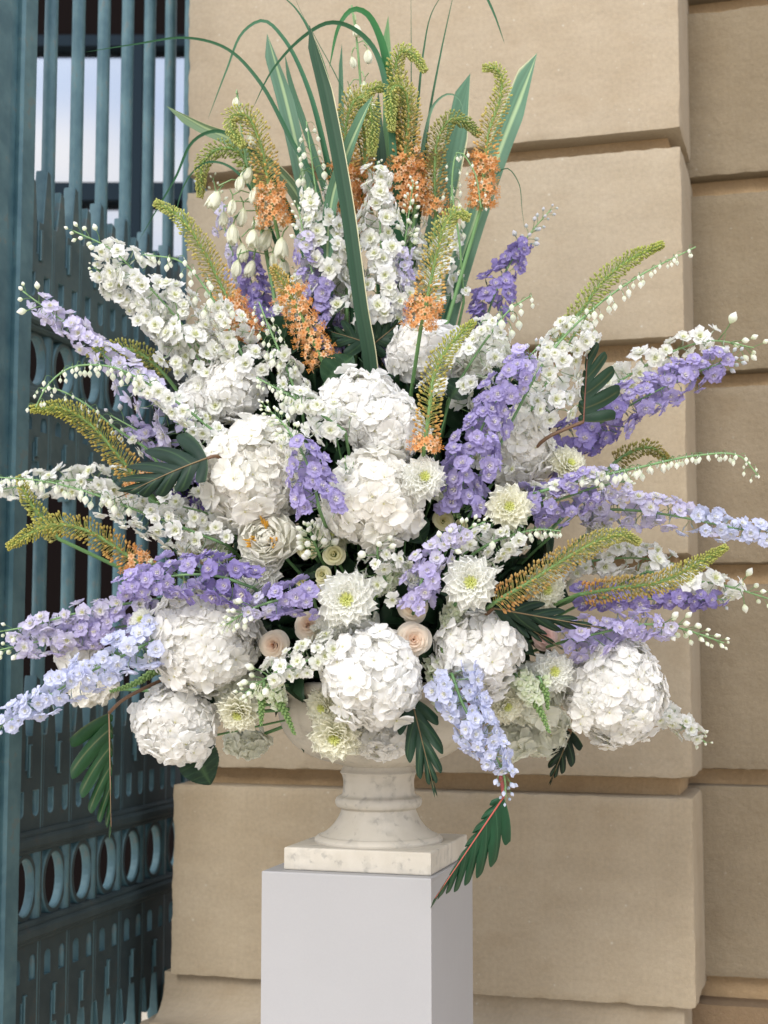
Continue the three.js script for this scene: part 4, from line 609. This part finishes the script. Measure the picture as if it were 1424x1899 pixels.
foxtail('thick foxtail whose plump green tip hangs below the tallest one', [[735, 390, -70], [748, 300, -70], [758, 210, -70], [748, 165, -60], [730, 160, -50], [725, 190, -48], [726, 238, -48]], { r: 29, orange: 0.27 });
foxtail('brown foxtail hooked over towards its orange neighbour', [[808, 400, -90], [806, 320, -90], [812, 260, -90], [835, 222, -90], [862, 226, -88], [886, 248, -86]], { r: 24, orange: 0.12, cols: [[0.5, 0.3, 0.14], [0.3, 0.26, 0.09], [0.26, 0.33, 0.11]] });
foxtail('upright foxtail with orange base against the wide strap leaf', [[892, 385, -60], [898, 310, -60], [908, 240, -60], [928, 180, -60], [930, 145, -58], [918, 127, -55], [900, 126, -52]], { r: 27, orange: 0.32, dense: 1.1 });
foxtail('tall front foxtail standing on a bare stem over the hydrangeas', [[780, 610, 190], [795, 540, 190], [810, 470, 190], [826, 415, 190], [846, 396, 190], [866, 402, 192]], { r: 34, orange: 0.2 });
foxtail('slim green foxtail leaning before the upper white hydrangea', [[786, 838, 320], [796, 760, 320], [804, 700, 318], [830, 645, 312], [876, 599, 305]], { r: 29, orange: 0.1, dense: 1.15, cols: [[0.6, 0.3, 0.1], [0.4, 0.33, 0.09], [0.37, 0.42, 0.1]] });
foxtail('green foxtail pointing up behind the white bud spray on stone', [[1030, 640, 20], [1075, 580, 15], [1120, 520, 10], [1170, 480, 5], [1226, 454, 0]], { r: 24, orange: 0, cols: [[0.36, 0.36, 0.12], [0.34, 0.4, 0.12], [0.36, 0.42, 0.1]] });
foxtail('curved foxtail pointing at the gate over the white bell spray', [[275, 1062, 190], [215, 1015, 195], [150, 980, 195], [90, 975, 190], [18, 1012, 185]], { r: 29, orange: 0.14, cols: [[0.6, 0.3, 0.1], [0.36, 0.28, 0.07], [0.38, 0.38, 0.08]] });
foxtail('olive foxtail beside the dark lobed leaf pointing at the gate', [[262, 900, 110], [215, 840, 115], [165, 785, 115], [115, 758, 112], [62, 758, 110]], { r: 30, orange: 0.06, cols: [[0.5, 0.3, 0.1], [0.36, 0.29, 0.07], [0.36, 0.38, 0.08]] });
foxtail('blurred olive foxtail between white and lilac spikes at the gate', [[310, 700, -100], [270, 662, -110], [225, 645, -115], [165, 655, -120]], { r: 22, orange: 0, cols: [[0.36, 0.34, 0.12], [0.33, 0.34, 0.1], [0.36, 0.38, 0.1]] });
foxtail('small foxtail tip rising beside the gate post', [[110, 1000, 60], [85, 968, 60], [55, 930, 60], [35, 886, 60]], { r: 17, orange: 0, cols: [[0.36, 0.34, 0.12], [0.36, 0.38, 0.1], [0.38, 0.38, 0.1]] });
foxtail('brown foxtail beside the white dahlia ending in a blunt tip', [[915, 1118, 315], [980, 1080, 318], [1050, 1035, 315], [1110, 1003, 310], [1155, 992, 305], [1182, 1004, 300]], { r: 31, orange: 0.0, dense: 1.5, cols: [[0.42, 0.19, 0.06], [0.37, 0.25, 0.08], [0.36, 0.38, 0.12]] });
foxtail('orange brown foxtail lying over the deep violet spike', [[1075, 1102, 200], [1150, 1090, 200], [1220, 1080, 198], [1285, 1050, 192], [1344, 1016, 188]], { r: 25, orange: 0.0, dense: 1.5, cols: [[0.5, 0.25, 0.09], [0.4, 0.3, 0.09], [0.36, 0.40, 0.1]] });
foxtail('small brown foxtail arc behind the green bud spray', [[1140, 858, -60], [1170, 838, -60], [1205, 830, -60], [1240, 852, -60]], { r: 16, orange: 0, cols: [[0.3, 0.24, 0.09], [0.27, 0.26, 0.08], [0.36, 0.30, 0.08]] });

// delphiniums: upper centre
const D = delphinium;
D('thick white delphinium column in the upper centre', 'white', [[710, 600, 5], [708, 500, 0], [704, 400, -10], [700, 300, -25]], { w: 118, fs: 42, fe: 0.95, bn: 6, taper: 0.5 });
D('white delphinium with green budded top beside the long strap leaf', 'white', [[612, 580, -20], [600, 460, -20], [585, 350, -30], [568, 225, -45]], { w: 122, fs: 42, fe: 0.62, bn: 18, hang: 1, reach: 30, taper: 0.5 });
D('tall lilac delphinium below the budded white one', 'mauve', [[622, 690, 0], [600, 580, 0], [575, 490, 0], [552, 380, 0]], { w: 84, fs: 38, fe: 0.82, pal2: 'lilacwhite', mix: 0.85, bn: 16, bs: 11 });
D('lilac delphinium with round green buds right of the strap leaf', 'lilac', [[722, 700, -10], [732, 590, -10], [748, 470, -10], [766, 340, -10]], { w: 78, fs: 36, fe: 0.66, pal2: 'lilacwhite', mix: 0.8, bn: 30, bs: 13, b0: 0.6 });
D('dark violet delphinium glimpsed behind the cream bells', 'violet', [[520, 660, -110], [488, 580, -110], [465, 520, -110], [455, 470, -110]], { w: 90, fs: 40, fe: 1, bn: 0 });
D('white delphinium florets behind the front foxtail', 'white', [[800, 560, -70], [820, 500, -70], [832, 440, -75], [838, 330, -80]], { w: 80, fs: 36, fe: 0.6, n: 26, bn: 16, hang: 1, reach: 26 });
D('green budded white spray before the orange foxtail base', 'white', [[860, 560, -70], [852, 450, -50], [838, 340, -40], [850, 280, -35], [880, 320, -30], [892, 385, -28]], { w: 30, fs: 24, fe: 0.15, n: 4, b0: 0.35, bn: 24, hang: 1, reach: 19 });
D('blurred white florets behind the yucca bells', 'lilacwhite', [[480, 640, -140], [440, 500, -150], [410, 400, -160], [395, 330, -165]], { w: 64, fs: 34, fe: 0.85, bn: 10, loose: 1.1 });
D('white florets filling in behind the stubby orange foxtail', 'white', [[640, 640, -110], [640, 540, -120], [635, 430, -105], [630, 330, -110]], { w: 110, fs: 38, fe: 0.95, bn: 4 });
D('second white column half behind the lilac spike with round buds', 'white', [[760, 640, -90], [765, 560, -90], [768, 470, -95], [772, 400, -100]], { w: 84, fs: 38, fe: 0.95, bn: 5 });
D('white florets low between slanting and stubby orange foxtails', 'white', [[520, 720, -20], [500, 640, -30], [540, 560, -60], [548, 500, -80]], { w: 90, fs: 36, fe: 0.9, bn: 6, loose: 0.9 });
// upper left
D('large white delphinium spreading up across the gate pickets', 'white', [[420, 715, 60], [340, 605, 60], [265, 520, 60], [205, 462, 60], [136, 428, 60]], { w: 136, fs: 42, fe: 0.86, bn: 9, bs: 15, taper: 0.6, b0: 0.84, loose: 0.95 });
D('lower white delphinium branch beneath the large white one', 'white', [[380, 690, 30], [305, 615, 30], [235, 555, 30], [172, 492, 30]], { w: 84, fs: 38, fe: 0.97, bn: 4, taper: 0.6 });
D('white budded delphinium crossing the slanting foxtail', 'white', [[470, 700, 110], [425, 610, 110], [385, 540, 110], [335, 485, 110], [265, 472, 110]], { w: 100, fs: 36, fe: 0.5, nod: 0.3, bn: 22, hang: 1, reach: 30, b0: 0.42, loose: 0.8 });
D('loose white florets above the double hydrangea at the gate side', 'white', [[430, 760, 70], [385, 690, 70], [340, 620, 70], [325, 560, 70]], { w: 150, fs: 40, fe: 1, bn: 0, loose: 0.9 });
D('pale lilac delphinium reaching out to the gate post', 'lilacwhite', [[345, 800, 90], [265, 725, 90], [190, 655, 90], [120, 598, 90], [42, 540, 90]], { w: 92, fs: 42, fe: 0.93, bn: 5, bs: 16, taper: 0.55, loose: 0.75 });
D('lilac delphinium base tucked behind the dark lobed leaf', 'lilac', [[380, 900, 40], [320, 850, 40], [265, 805, 40], [205, 770, 30]], { w: 80, fs: 42, fe: 0.85, bn: 4, bs: 14 });
D('white bell delphinium arching down to a drooping bud tip', 'white', [[420, 820, 180], [350, 762, 180], [280, 715, 180], [205, 680, 180], [130, 682, 180], [88, 715, 180], [66, 755, 180]], { w: 84, fs: 36, fe: 0.48, nod: 0.7, bn: 36, hang: 1, reach: 27, b0: 0.4, loose: 1.0 });
D('small white bud spray below the drooping bell spray', 'white', [[270, 830, 60], [215, 795, 60], [160, 750, 60], [105, 722, 60], [75, 720, 60]], { w: 40, fs: 28, fe: 0.15, n: 4, bn: 20, hang: 1, reach: 20, b0: 0.15 });
D('white bell delphinium ending in a spray at the left edge', 'white', [[420, 1010, 210], [330, 975, 210], [250, 945, 210], [160, 912, 210], [80, 892, 210], [-5, 885, 210]], { w: 96, fs: 38, fe: 0.55, nod: 0.75, bn: 34, hang: 1, reach: 28, b0: 0.45, loose: 0.75 });
D('blurred white florets behind the edge spray', 'white', [[240, 895, -130], [160, 890, -140], [80, 895, -150], [-10, 910, -155]], { w: 84, fs: 44, fe: 1, bn: 0 });
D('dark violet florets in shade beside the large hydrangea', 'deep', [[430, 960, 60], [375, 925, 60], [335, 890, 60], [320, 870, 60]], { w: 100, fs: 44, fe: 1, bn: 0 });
D('white florets packed between edge spray and peony', 'white', [[460, 1020, 110], [400, 960, 110], [340, 940, 110], [290, 930, 110]], { w: 120, fs: 40, fe: 1, bn: 0, loose: 0.8 });
// left
D('dense violet delphinium lying above the big hydrangea', 'violet', [[470, 1090, 290], [400, 1068, 290], [320, 1068, 285], [255, 1085, 280], [222, 1100, 278]], { w: 104, fs: 40, fe: 1, bn: 0, taper: 0.35, pal2: 'mauve', mix: 0.4 });
D('lilac delphinium with white florets pointing at the gate post', 'lilac', [[330, 1150, 60], [240, 1160, 60], [150, 1175, 60], [70, 1190, 60], [0, 1205, 60]], { w: 96, fs: 42, fe: 0.92, pal2: 'lilacwhite', mix: 0.7, bn: 8, bs: 15 });
D('thin pale spray of white florets above the lilac spike', 'lilacwhite', [[300, 1110, 80], [220, 1122, 80], [130, 1140, 80], [60, 1160, 80], [-5, 1172, 80]], { w: 66, fs: 38, fe: 0.9, n: 22, bn: 5, bs: 13 });
D('pale blue delphinium reaching down to the bottom left', 'blue', [[300, 1180, 250], [230, 1215, 255], [150, 1255, 255], [75, 1300, 250], [-5, 1352, 245]], { w: 104, fs: 42, fe: 0.97, bn: 3, bs: 12, taper: 0.5 });
D('lilac delphinium with pale bud tip over the big hydrangea', 'mauve', [[580, 1105, 300], [520, 1112, 305], [465, 1130, 310], [418, 1160, 312]], { w: 92, fs: 38, fe: 0.75, pal2: 'lilacwhite', mix: 0.65, bn: 22, bs: 15, b0: 0.62 });
// centre
D('lilac delphinium hanging between the two central hydrangeas', 'mauve', [[592, 945, 345], [580, 890, 355], [558, 835, 355], [528, 790, 345], [490, 752, 335]], { w: 112, fs: 40, fe: 0.68, pal2: 'white', mix: 0.72, bn: 26, bs: 13, b0: 0.6, taper: 0.3 });
D('white budded delphinium over the centre hydrangea pair', 'white', [[640, 800, 290], [590, 765, 300], [540, 735, 300], [475, 700, 295]], { w: 100, fs: 36, fe: 0.65, bn: 26, hang: 1, reach: 27, b0: 0.45, loose: 0.85 });
D('white florets under the stubby orange foxtail', 'white', [[560, 760, 160], [530, 680, 160], [500, 610, 155], [480, 560, 150]], { w: 84, fs: 36, fe: 0.55, bn: 24, hang: 1, reach: 26, b0: 0.4 });
D('lone white spurred floret between centre hydrangeas', 'white', [[648, 890, 300], [640, 862, 320], [640, 845, 330]], { w: 20, fs: 46, n: 3, fe: 1, bn: 0, nod: 0.6 });
D('large violet delphinium right of centre', 'mauve', [[845, 945, 240], [868, 860, 250], [900, 780, 250], [945, 705, 245], [1000, 640, 240]], { w: 128, fs: 42, fe: 0.93, bn: 8, bs: 12, taper: 0.5, pal2: 'lilac', mix: 0.88 });
D('lilac delphinium with bluish tips above the white dahlia', 'lilac', [[770, 1125, 300], [785, 1070, 310], [810, 1025, 315], [860, 985, 315], [900, 968, 312]], { w: 90, fs: 40, fe: 0.8, pal2: 'lilacwhite', mix: 0.5, bn: 20, bs: 14, b0: 0.55 });
D('white delphinium spray tangled above the open dahlia', 'white', [[860, 1040, 250], [905, 1010, 275], [950, 992, 280], [1000, 982, 280], [1040, 985, 280]], { w: 110, fs: 36, fe: 0.65, nod: 0.4, bn: 28, hang: 1, reach: 28, b0: 0.45, loose: 0.85 });
D('green white florets hanging under the centre hydrangea', 'white', [[720, 1090, 260], [705, 1050, 285], [700, 1020, 300], [715, 985, 305]], { w: 130, fs: 38, fe: 0.7, bn: 14, bs: 18, b0: 0.6, loose: 0.7 });
// upper right
D('small violet delphinium alone against the upper stone', 'violet', [[890, 640, -90], [912, 560, -100], [945, 490, -110], [985, 430, -115], [1022, 388, -118]], { w: 92, fs: 38, fe: 0.72, bn: 18, bs: 12, taper: 0.55 });
D('tall white delphinium with nodding buds reaching over the stone edge', 'white', [[905, 870, 190], [955, 770, 190], [1010, 670, 190], [1080, 590, 185], [1180, 515, 180], [1290, 458, 175]], { w: 96, fs: 34, n: 16, fe: 0.6, nod: 0.4, bn: 30, hang: 1, reach: 27, b0: 0.55 });
D('cluster of white florets beside the upright lobed leaf', 'white', [[985, 760, 140], [1020, 700, 150], [1050, 645, 150], [1090, 580, 150]], { w: 150, fs: 40, fe: 0.9, nod: 0.3, bn: 12, hang: 1, reach: 28, loose: 0.9 });
D('white delphinium with few buds above the upper hydrangea', 'white', [[830, 745, 120], [868, 680, 130], [905, 625, 130], [945, 575, 125], [985, 548, 120]], { w: 130, fs: 38, fe: 0.68, bn: 12, hang: 1, reach: 34, b0: 0.62, loose: 0.8 });
D('bright violet delphinium pointing past the pillar corner', 'violet', [[1010, 860, 60], [1090, 800, 65], [1180, 745, 65], [1270, 700, 60], [1366, 662, 55]], { w: 104, fs: 40, fe: 0.95, bn: 9, bs: 15, pal2: 'mauve', mix: 0.45, taper: 0.4 });
D('blurred sparse white delphinium behind the violet spike', 'white', [[1060, 760, -80], [1160, 700, -90], [1240, 655, -95], [1320, 632, -100], [1398, 645, -100]], { w: 90, fs: 46, fe: 0.86, n: 26, bn: 9, bs: 20 });
D('long green bud spray arching to the right edge', 'white', [[990, 915, 210], [1080, 890, 210], [1180, 868, 210], [1290, 845, 205], [1370, 845, 200], [1408, 885, 198]], { w: 50, fs: 30, fe: 0.3, n: 12, nod: 0.3, bn: 60, hang: 1, reach: 26, b0: 0.22 });
// right
D('small flowered lilac delphinium under the green bud spray', 'mauve', [[985, 940, 190], [1040, 925, 195], [1100, 905, 195], [1170, 890, 190]], { w: 104, fs: 34, fe: 0.95, bn: 12, pal2: 'lilacwhite', mix: 0.75 });
D('pale blue white delphinium stretching to the right edge', 'lilacwhite', [[1070, 950, 110], [1150, 945, 115], [1240, 955, 115], [1340, 975, 110], [1440, 995, 105]], { w: 84, fs: 42, fe: 0.97, pal2: 'blue', mix: 0.6, bn: 8, bs: 14, taper: 0.35 });
D('white florets behind the blunt brown foxtail', 'white', [[1020, 1060, 40], [1100, 1040, 40], [1180, 1035, 40], [1250, 1045, 40]], { w: 90, fs: 44, fe: 1, bn: 0 });
D('deep violet delphinium behind the orange brown foxtail', 'violet', [[1070, 1110, 80], [1150, 1108, 80], [1240, 1112, 75], [1345, 1112, 70]], { w: 66, fs: 38, fe: 1, bn: 4 });
D('large white florets beyond the orange brown foxtail tip', 'white', [[1200, 1060, 60], [1270, 1075, 55], [1340, 1085, 50], [1440, 1115, 45]], { w: 92, fs: 48, fe: 0.72, bn: 10, bs: 16, loose: 0.8 });
D('lilac delphinium with curved green tip over the right hydrangea', 'lilac', [[1045, 1190, 190], [1120, 1172, 195], [1190, 1158, 195], [1260, 1165, 190], [1342, 1192, 185]], { w: 84, fs: 38, fe: 0.66, bn: 24, bs: 15, b0: 0.6, taper: 0.35, pal2: 'lilacwhite', mix: 0.85 });
D('white delphinium low behind the right hydrangea', 'white', [[1170, 1285, -40], [1220, 1315, -45], [1265, 1345, -50], [1310, 1378, -50]], { w: 78, fs: 40, fe: 0.9, bn: 6, taper: 0.55 });
D('pale blue delphinium hanging down in front of the urn', 'blue', [[838, 1250, 300], [860, 1310, 320], [890, 1360, 325], [920, 1405, 325], [935, 1440, 320], [938, 1478, 315]], { w: 112, fs: 40, fe: 0.8, bn: 12, bs: 13, taper: 0.5, loose: 0.46 });
D('white delphinium with green tip lying above the left urn rim', 'white', [[620, 1205, 300], [570, 1225, 315], [515, 1245, 320], [455, 1285, 318]], { w: 104, fs: 38, fe: 0.72, bn: 16, bs: 17, b0: 0.68, taper: 0.5 });

// hydrangeas
const H = hydrangea;
H('big white hydrangea at lower left over the pale blue spike', 378, 1188, 100, 96, 200);
H('lowest white hydrangea with a toothed dark leaf under it', 326, 1340, 74, 76, 170);
H('white hydrangea at the bottom centre over the urn rim', 690, 1255, 86, 88, 300, { fs: 48 });
H('white hydrangea under the dark narrow leaves right of the roses', 890, 1208, 80, 74, 240);
H('large oval white hydrangea at lower right', 1138, 1280, 90, 100, 150, { fs: 36 });
H('largest white hydrangea left of the hanging lilac delphinium', 470, 880, 92, 98, 190, { tone: 'cream', fs: 42 });
H('central white hydrangea above the open dahlia', 692, 925, 86, 88, 260, { tone: 'cream', fs: 43 });
H('upper hydrangea of the centre pair beneath the strap leaf', 672, 752, 76, 62, 190);
H('lower hydrangea of the centre pair beside the slim foxtail', 718, 798, 66, 66, 220);
H('upper white hydrangea behind the bare foxtail stem', 795, 655, 74, 54, 60);
H('pale hydrangea behind the white buds above violet spike', 880, 668, 62, 48, 40, { tone: 'green' });
H('cream hydrangea right of the violet spike', 960, 832, 62, 72, 110, { tone: 'cream' });
H('rounded white hydrangea left of the white bud spray', 432, 722, 54, 58, 90);
H('small white hydrangea beside the rounded one', 378, 742, 42, 42, 70);
H('white globe hydrangea half hidden by pale blue florets', 143, 1203, 42, 42, 10, { fs: 36 });
H('small hydrangea under the pale blue spike at the gate', 170, 1278, 42, 24, 20, { tone: 'cream', fs: 36 });
H('white hydrangea peeping over the urn bowl', 705, 1368, 46, 36, 190);
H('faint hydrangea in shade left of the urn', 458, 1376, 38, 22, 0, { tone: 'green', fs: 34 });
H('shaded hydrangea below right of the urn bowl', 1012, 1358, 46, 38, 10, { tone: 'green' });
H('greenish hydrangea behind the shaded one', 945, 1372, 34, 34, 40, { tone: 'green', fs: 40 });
H('green white hydrangea under the white dahlia cluster', 640, 1175, 62, 40, 230, { tone: 'green' });
H('half hidden hydrangea left of the white urn spray', 430, 1270, 56, 34, 150, { tone: 'green', fs: 44 });
H('shaded hydrangea between blue spike and right dahlia', 985, 1290, 54, 50, 120, { tone: 'green', fs: 44 });

// dahlias, peony, roses, lisianthus
const DA = dahlia;
DA('open white dahlia with green eye in the dark centre', 642, 1112, 56, 325, { k: 0.12 });
DA('small dahlia partly under the open central one', 620, 1152, 40, 275, { k: 0.3, tilt: [-0.4, -0.3] });
DA('white dahlia with green eye beside the brown foxtail', 872, 1080, 52, 325, { k: 0.12 });
DA('creamy dahlia tucked right of the central hydrangea', 786, 886, 44, 315, { k: 0.2, tilt: [0.15, 0.15] });
DA('cream dahlia below the violet spike and cream hydrangea', 944, 940, 44, 285, { tone: 'cream', k: 0.2 });
DA('cream dahlia at the foot of the bright violet spike', 1055, 862, 40, 140, { tone: 'cream', tilt: [0.3, 0.3] });
DA('side view white dahlia above the blunt foxtail tip', 1108, 975, 42, 90, { tilt: [0.8, 0.6] });
DA('white dahlia beside the large oval hydrangea', 1027, 1245, 42, 200, { k: 0.3 });
DA('yellowish dahlia under the right hydrangea', 938, 1308, 40, 210, { tone: 'cream', tilt: [0.2, -0.3] });
DA('cream dahlia beside the lowest hydrangea facing down', 442, 1322, 44, 230, { tone: 'cream', tilt: [-0.1, -0.6] });
DA('large cream dahlia hanging over the urn bowl', 622, 1366, 52, 250, { tone: 'cream', tilt: [-0.2, -0.4] });
DA('cream dahlia squeezed under the bottom hydrangea', 600, 1312, 40, 240, { tone: 'cream', tilt: [-0.5, -0.2] });
DA('pale dahlia left of the peony among white florets', 362, 1012, 40, 140, { tone: 'cream', tilt: [-0.2, 0.3] });
DA('shaded dahlia behind the brown foxtail', 1010, 1092, 46, 150, { tone: 'cream', tilt: [0.3, -0.3] });
DA('shaggy white dahlia below the peony', 480, 1062, 48, 230, { k: 0.3, tilt: [-0.2, -0.1] });
DA('tiny white dahlia beside the dense violet spike', 262, 1150, 26, 130, { tilt: [-0.2, 0.5] });
DA('green white dahlia beside the hanging florets of the centre', 620, 985, 44, 190, { tone: 'cream', tilt: [-0.4, -0.2] });
peony('cream peony with yellow stamens beneath the largest hydrangea', 495, 1000, 60, 235, [-0.15, 0.1]);
const peach = { inner: [0.89, 0.66, 0.50], outer: [0.88, 0.81, 0.69], g: 'peach roses', n: 24, flare: 1.25, spread: 0.66 };
rose('rose', 'peach rose in full view beside the bottom centre hydrangea', 767, 1186, 36, 270, peach);
rose('rose', 'peach rose right of the big hydrangea, lower of two', 508, 1196, 31, 230, { ...peach, tilt: [-0.2, 0] });
rose('rose', 'peach rose under the lilac spike tail', 572, 1160, 30, 235, { ...peach, tilt: [0, 0.3] });
rose('rose', 'cream rose half covered by lilac florets', 766, 1128, 30, 235, { ...peach, inner: [0.83, 0.6, 0.36] });
rose('rose', 'pink rose hidden behind the narrow dark leaves', 1010, 1182, 26, 120, { ...peach, inner: [0.84, 0.52, 0.45], outer: [0.84, 0.66, 0.6] });
const lis = { inner: [0.80, 0.76, 0.40], outer: [0.87, 0.83, 0.56], g: 'small cream lisianthus', n: 11, flare: 1.2, eye: [0.3, 0.36, 0.06] };
rose('lisianthus', 'cream lisianthus beside the green bud cluster', 619, 1028, 25, 250, lis);
rose('lisianthus', 'cream lisianthus under the green bud cluster', 568, 1020, 25, 235, { ...lis, tilt: [-0.2, -0.3] });
rose('lisianthus', 'small lisianthus above the open dahlia petals', 597, 1066, 20, 250, lis);
rose('lisianthus', 'lisianthus half behind the open dahlia', 602, 1094, 21, 240, { ...lis, tilt: [-0.3, -0.3] });
rose('lisianthus', 'yellow cream lisianthus under the creamy dahlia', 823, 966, 24, 230, { ...lis, eye: null, n: 16 });
rose('lisianthus', 'second lisianthus against the cream dahlia', 852, 976, 21, 225, { ...lis, tilt: [0.3, 0] });
rose('lisianthus', 'lisianthus bud by the hanging blue spike', 808, 1240, 15, 240, { ...lis, n: 8, eye: null });
rose('lisianthus', 'dull lisianthus over the lilac spike tail', 560, 1080, 18, 220, { ...lis, tilt: [-0.4, -0.5] });

// snapdragon tips and bud clusters
const S = snapdragon;
D('green bud cluster in the dark centre above two lisianthus', 'white', [[592, 1030, 250], [584, 1008, 262], [574, 985, 268]], { fe: 0.01, n: 0, b0: 0.02, bn: 24, bs: 19, g: 'green-white snapdragon tips' });
S('green snapdragon beside the creamy dahlia', [[812, 890, 230], [828, 920, 245], [842, 948, 250], [858, 965, 250]], { fe: 0.55, w: 26 });
S('pale snapdragon right of the open dahlia', [[750, 1040, 240], [725, 1070, 255], [700, 1095, 262], [688, 1115, 262]], { fe: 0.75, w: 26 });
S('snapdragon tip between the rose and right hydrangea', [[850, 1110, 235], [838, 1145, 245], [826, 1180, 250], [820, 1215, 250]], { fe: 0.5, w: 26 });
S('green snapdragon tip hanging over the left of the bowl', [[500, 1270, 250], [520, 1305, 265], [535, 1335, 270], [546, 1362, 270]], { fe: 0.35, w: 22 });
S('green snapdragon tip hanging by the lowest hydrangea', [[490, 1265, 230], [486, 1300, 240], [484, 1345, 245]], { fe: 0.3, w: 20 });
S('bright green snapdragon tip under the right dahlia', [[955, 1250, 220], [985, 1290, 230], [1005, 1325, 232], [1018, 1358, 232]], { fe: 0.45, w: 26 });
S('second green snapdragon tip beside the oval hydrangea', [[1000, 1255, 215], [1012, 1285, 222], [1016, 1315, 222]], { fe: 0.2, w: 20 });
S('green bud tip beside the peony', [[400, 1020, 170], [425, 1030, 180], [440, 1045, 185]], { fe: 0.4, w: 22 });
S('green snapdragon under the pale blue spike', [[300, 1235, 150], [255, 1265, 150], [205, 1283, 145]], { fe: 0.1, w: 18 });
S('green bud tip beside the curved foxtail base', [[290, 1045, 210], [258, 1060, 215], [226, 1075, 218]], { fe: 0.2, w: 16 });
S('snapdragon buds by the hanging blue spike', [[800, 1215, 230], [806, 1262, 240], [812, 1320, 245]], { fe: 0.8, w: 20 });
S('shaded green buds hanging beside the centre hydrangea', [[770, 940, 190], [785, 975, 200], [790, 1005, 200]], { fe: 0.1, w: 16 });

// leaves
lobedLeaf('dark lobed leaf spread beside the largest hydrangea', [384, 850, 270], [214, 916, 260], { w: 118, n: 5, cut: 0.24, col: [0.016, 0.046, 0.026], petiole: [[440, 885, 180], [412, 850, 250], [396, 846, 268]], sides: [0.6, 1.15], nrm: [-0.2, 0.5, 0], fold: -0.05, a0: 1.5 });
lobedLeaf('green lobed leaf with pinkish veins hanging over the gate', [202, 1322, 190], [206, 1542, 190], { w: 108, n: 6, petiole: [[350, 1240, 120], [270, 1275, 180], [225, 1300, 195]], sides: [0.12, 1.2], col: [0.014, 0.07, 0.02], vein: [0.16, 0.16, 0.07], rib: [0.28, 0.17, 0.1], fold: 0.05, a0: 1.25, cut: 0.34, bend: -0.05 });
lobedLeaf('upright lobed leaf on a brown stalk before the violet spike', [1082, 782, 170], [1092, 608, 165], { w: 78, n: 6, petiole: [[960, 870, 120], [1010, 815, 170], [1050, 795, 175]], sides: [0.2, 1.1], vein: [0.12, 0.12, 0.05], rib: [0.16, 0.06, 0.04], a0: 1.7, bend: 0.05 });
lobedLeaf('dark lobed leaf hanging over the front of the urn', [762, 1292, 270], [806, 1468, 300], { w: 92, n: 4, cut: 0.42, petiole: [[740, 1230, 180], [755, 1262, 240]], fold: 0.15, a0: 0.95, bend: -0.1 });
lobedLeaf('long green lobed leaf trailing down past the pedestal', [934, 1478, 305], [804, 1670, 300], { w: 112, n: 7, cut: 0.5, petiole: [[850, 1260, 200], [900, 1370, 280], [928, 1440, 298]], sides: [1.15, 0.3], col: [0.022, 0.10, 0.045], vein: [0.06, 0.16, 0.08], rib: [0.4, 0.08, 0.06], stalk: [0.3, 0.06, 0.05], a0: 0.95, fold: -0.35, bend: 0.12 });
lobedLeaf('dark lobed leaf in shade under the shaded hydrangea', [1060, 1355, 30], [1020, 1452, 30], { w: 50, n: 4, col: [0.012, 0.03, 0.015], a0: 1.3 });
lobedLeaf('dark lobed leaf in the heart below the strap leaves', [690, 640, 35], [612, 612, 40], { w: 52, n: 4, nrm: [0, 0.4, 0], a0: 1.9 });
lobedLeaf('dark lobed leaf right of the long strap leaf base', [690, 640, 30], [745, 595, 30], { w: 44, n: 4, a0: 1.9 });
lobedLeaf('dark leaf of narrow fingers fanning out under brown foxtail', [915, 1128, 285], [1120, 1165, 285], { w: 70, n: 5, a0: 0.95, fold: -0.1, col: [0.014, 0.042, 0.022], bend: 0.12 });
lobedLeaf('dark leaf of narrow fingers drooping behind right hydrangea', [925, 1130, 270], [1045, 1205, 260], { w: 50, n: 4, a0: 0.9, col: [0.012, 0.035, 0.018] });
const BL = broadLeaf;
BL('toothed dark leaf under the lowest hydrangea', [345, 1375, 165], [395, 1455, 165], 40, { nrm: [0.2, 0, 0] });
BL('broad green leaf above the centre hydrangea pair', [600, 712, 170], [655, 660, 175], 34, { col: [0.025, 0.075, 0.032] });
BL('dark toothed leaf right of the central hydrangea', [755, 955, 235], [785, 1008, 235], 30);
BL('shaded leaf between the two left hydrangeas', [385, 1270, 160], [430, 1300, 165], 26);
BL('narrow leaf in the dark centre under two lisianthus', [620, 1045, 200], [555, 1072, 215], 12);
BL('dark leaf behind the white spray beside violet spike', [835, 740, 130], [860, 700, 130], 26);
BL('dark leaf between the hydrangea and white florets at left', [440, 660, 60], [440, 630, 60], 22);
BL('dark leaf beneath the peach rose', [770, 1200, 210], [800, 1230, 215], 26);
BL('dark leaf right of the big lower left hydrangea', [460, 1180, 150], [500, 1160, 160], 34);
BL('small leaf under the right hydrangea', [905, 1265, 200], [885, 1290, 205], 18);
BL('dark leaf behind the peach rose at the heart', [800, 1150, 150], [740, 1140, 160], 34);
BL('drooping leaf at the back beside the gate', [245, 905, -60], [205, 868, -60], 16, { col: [0.03, 0.07, 0.06] });
renderer.render(scene, camera);
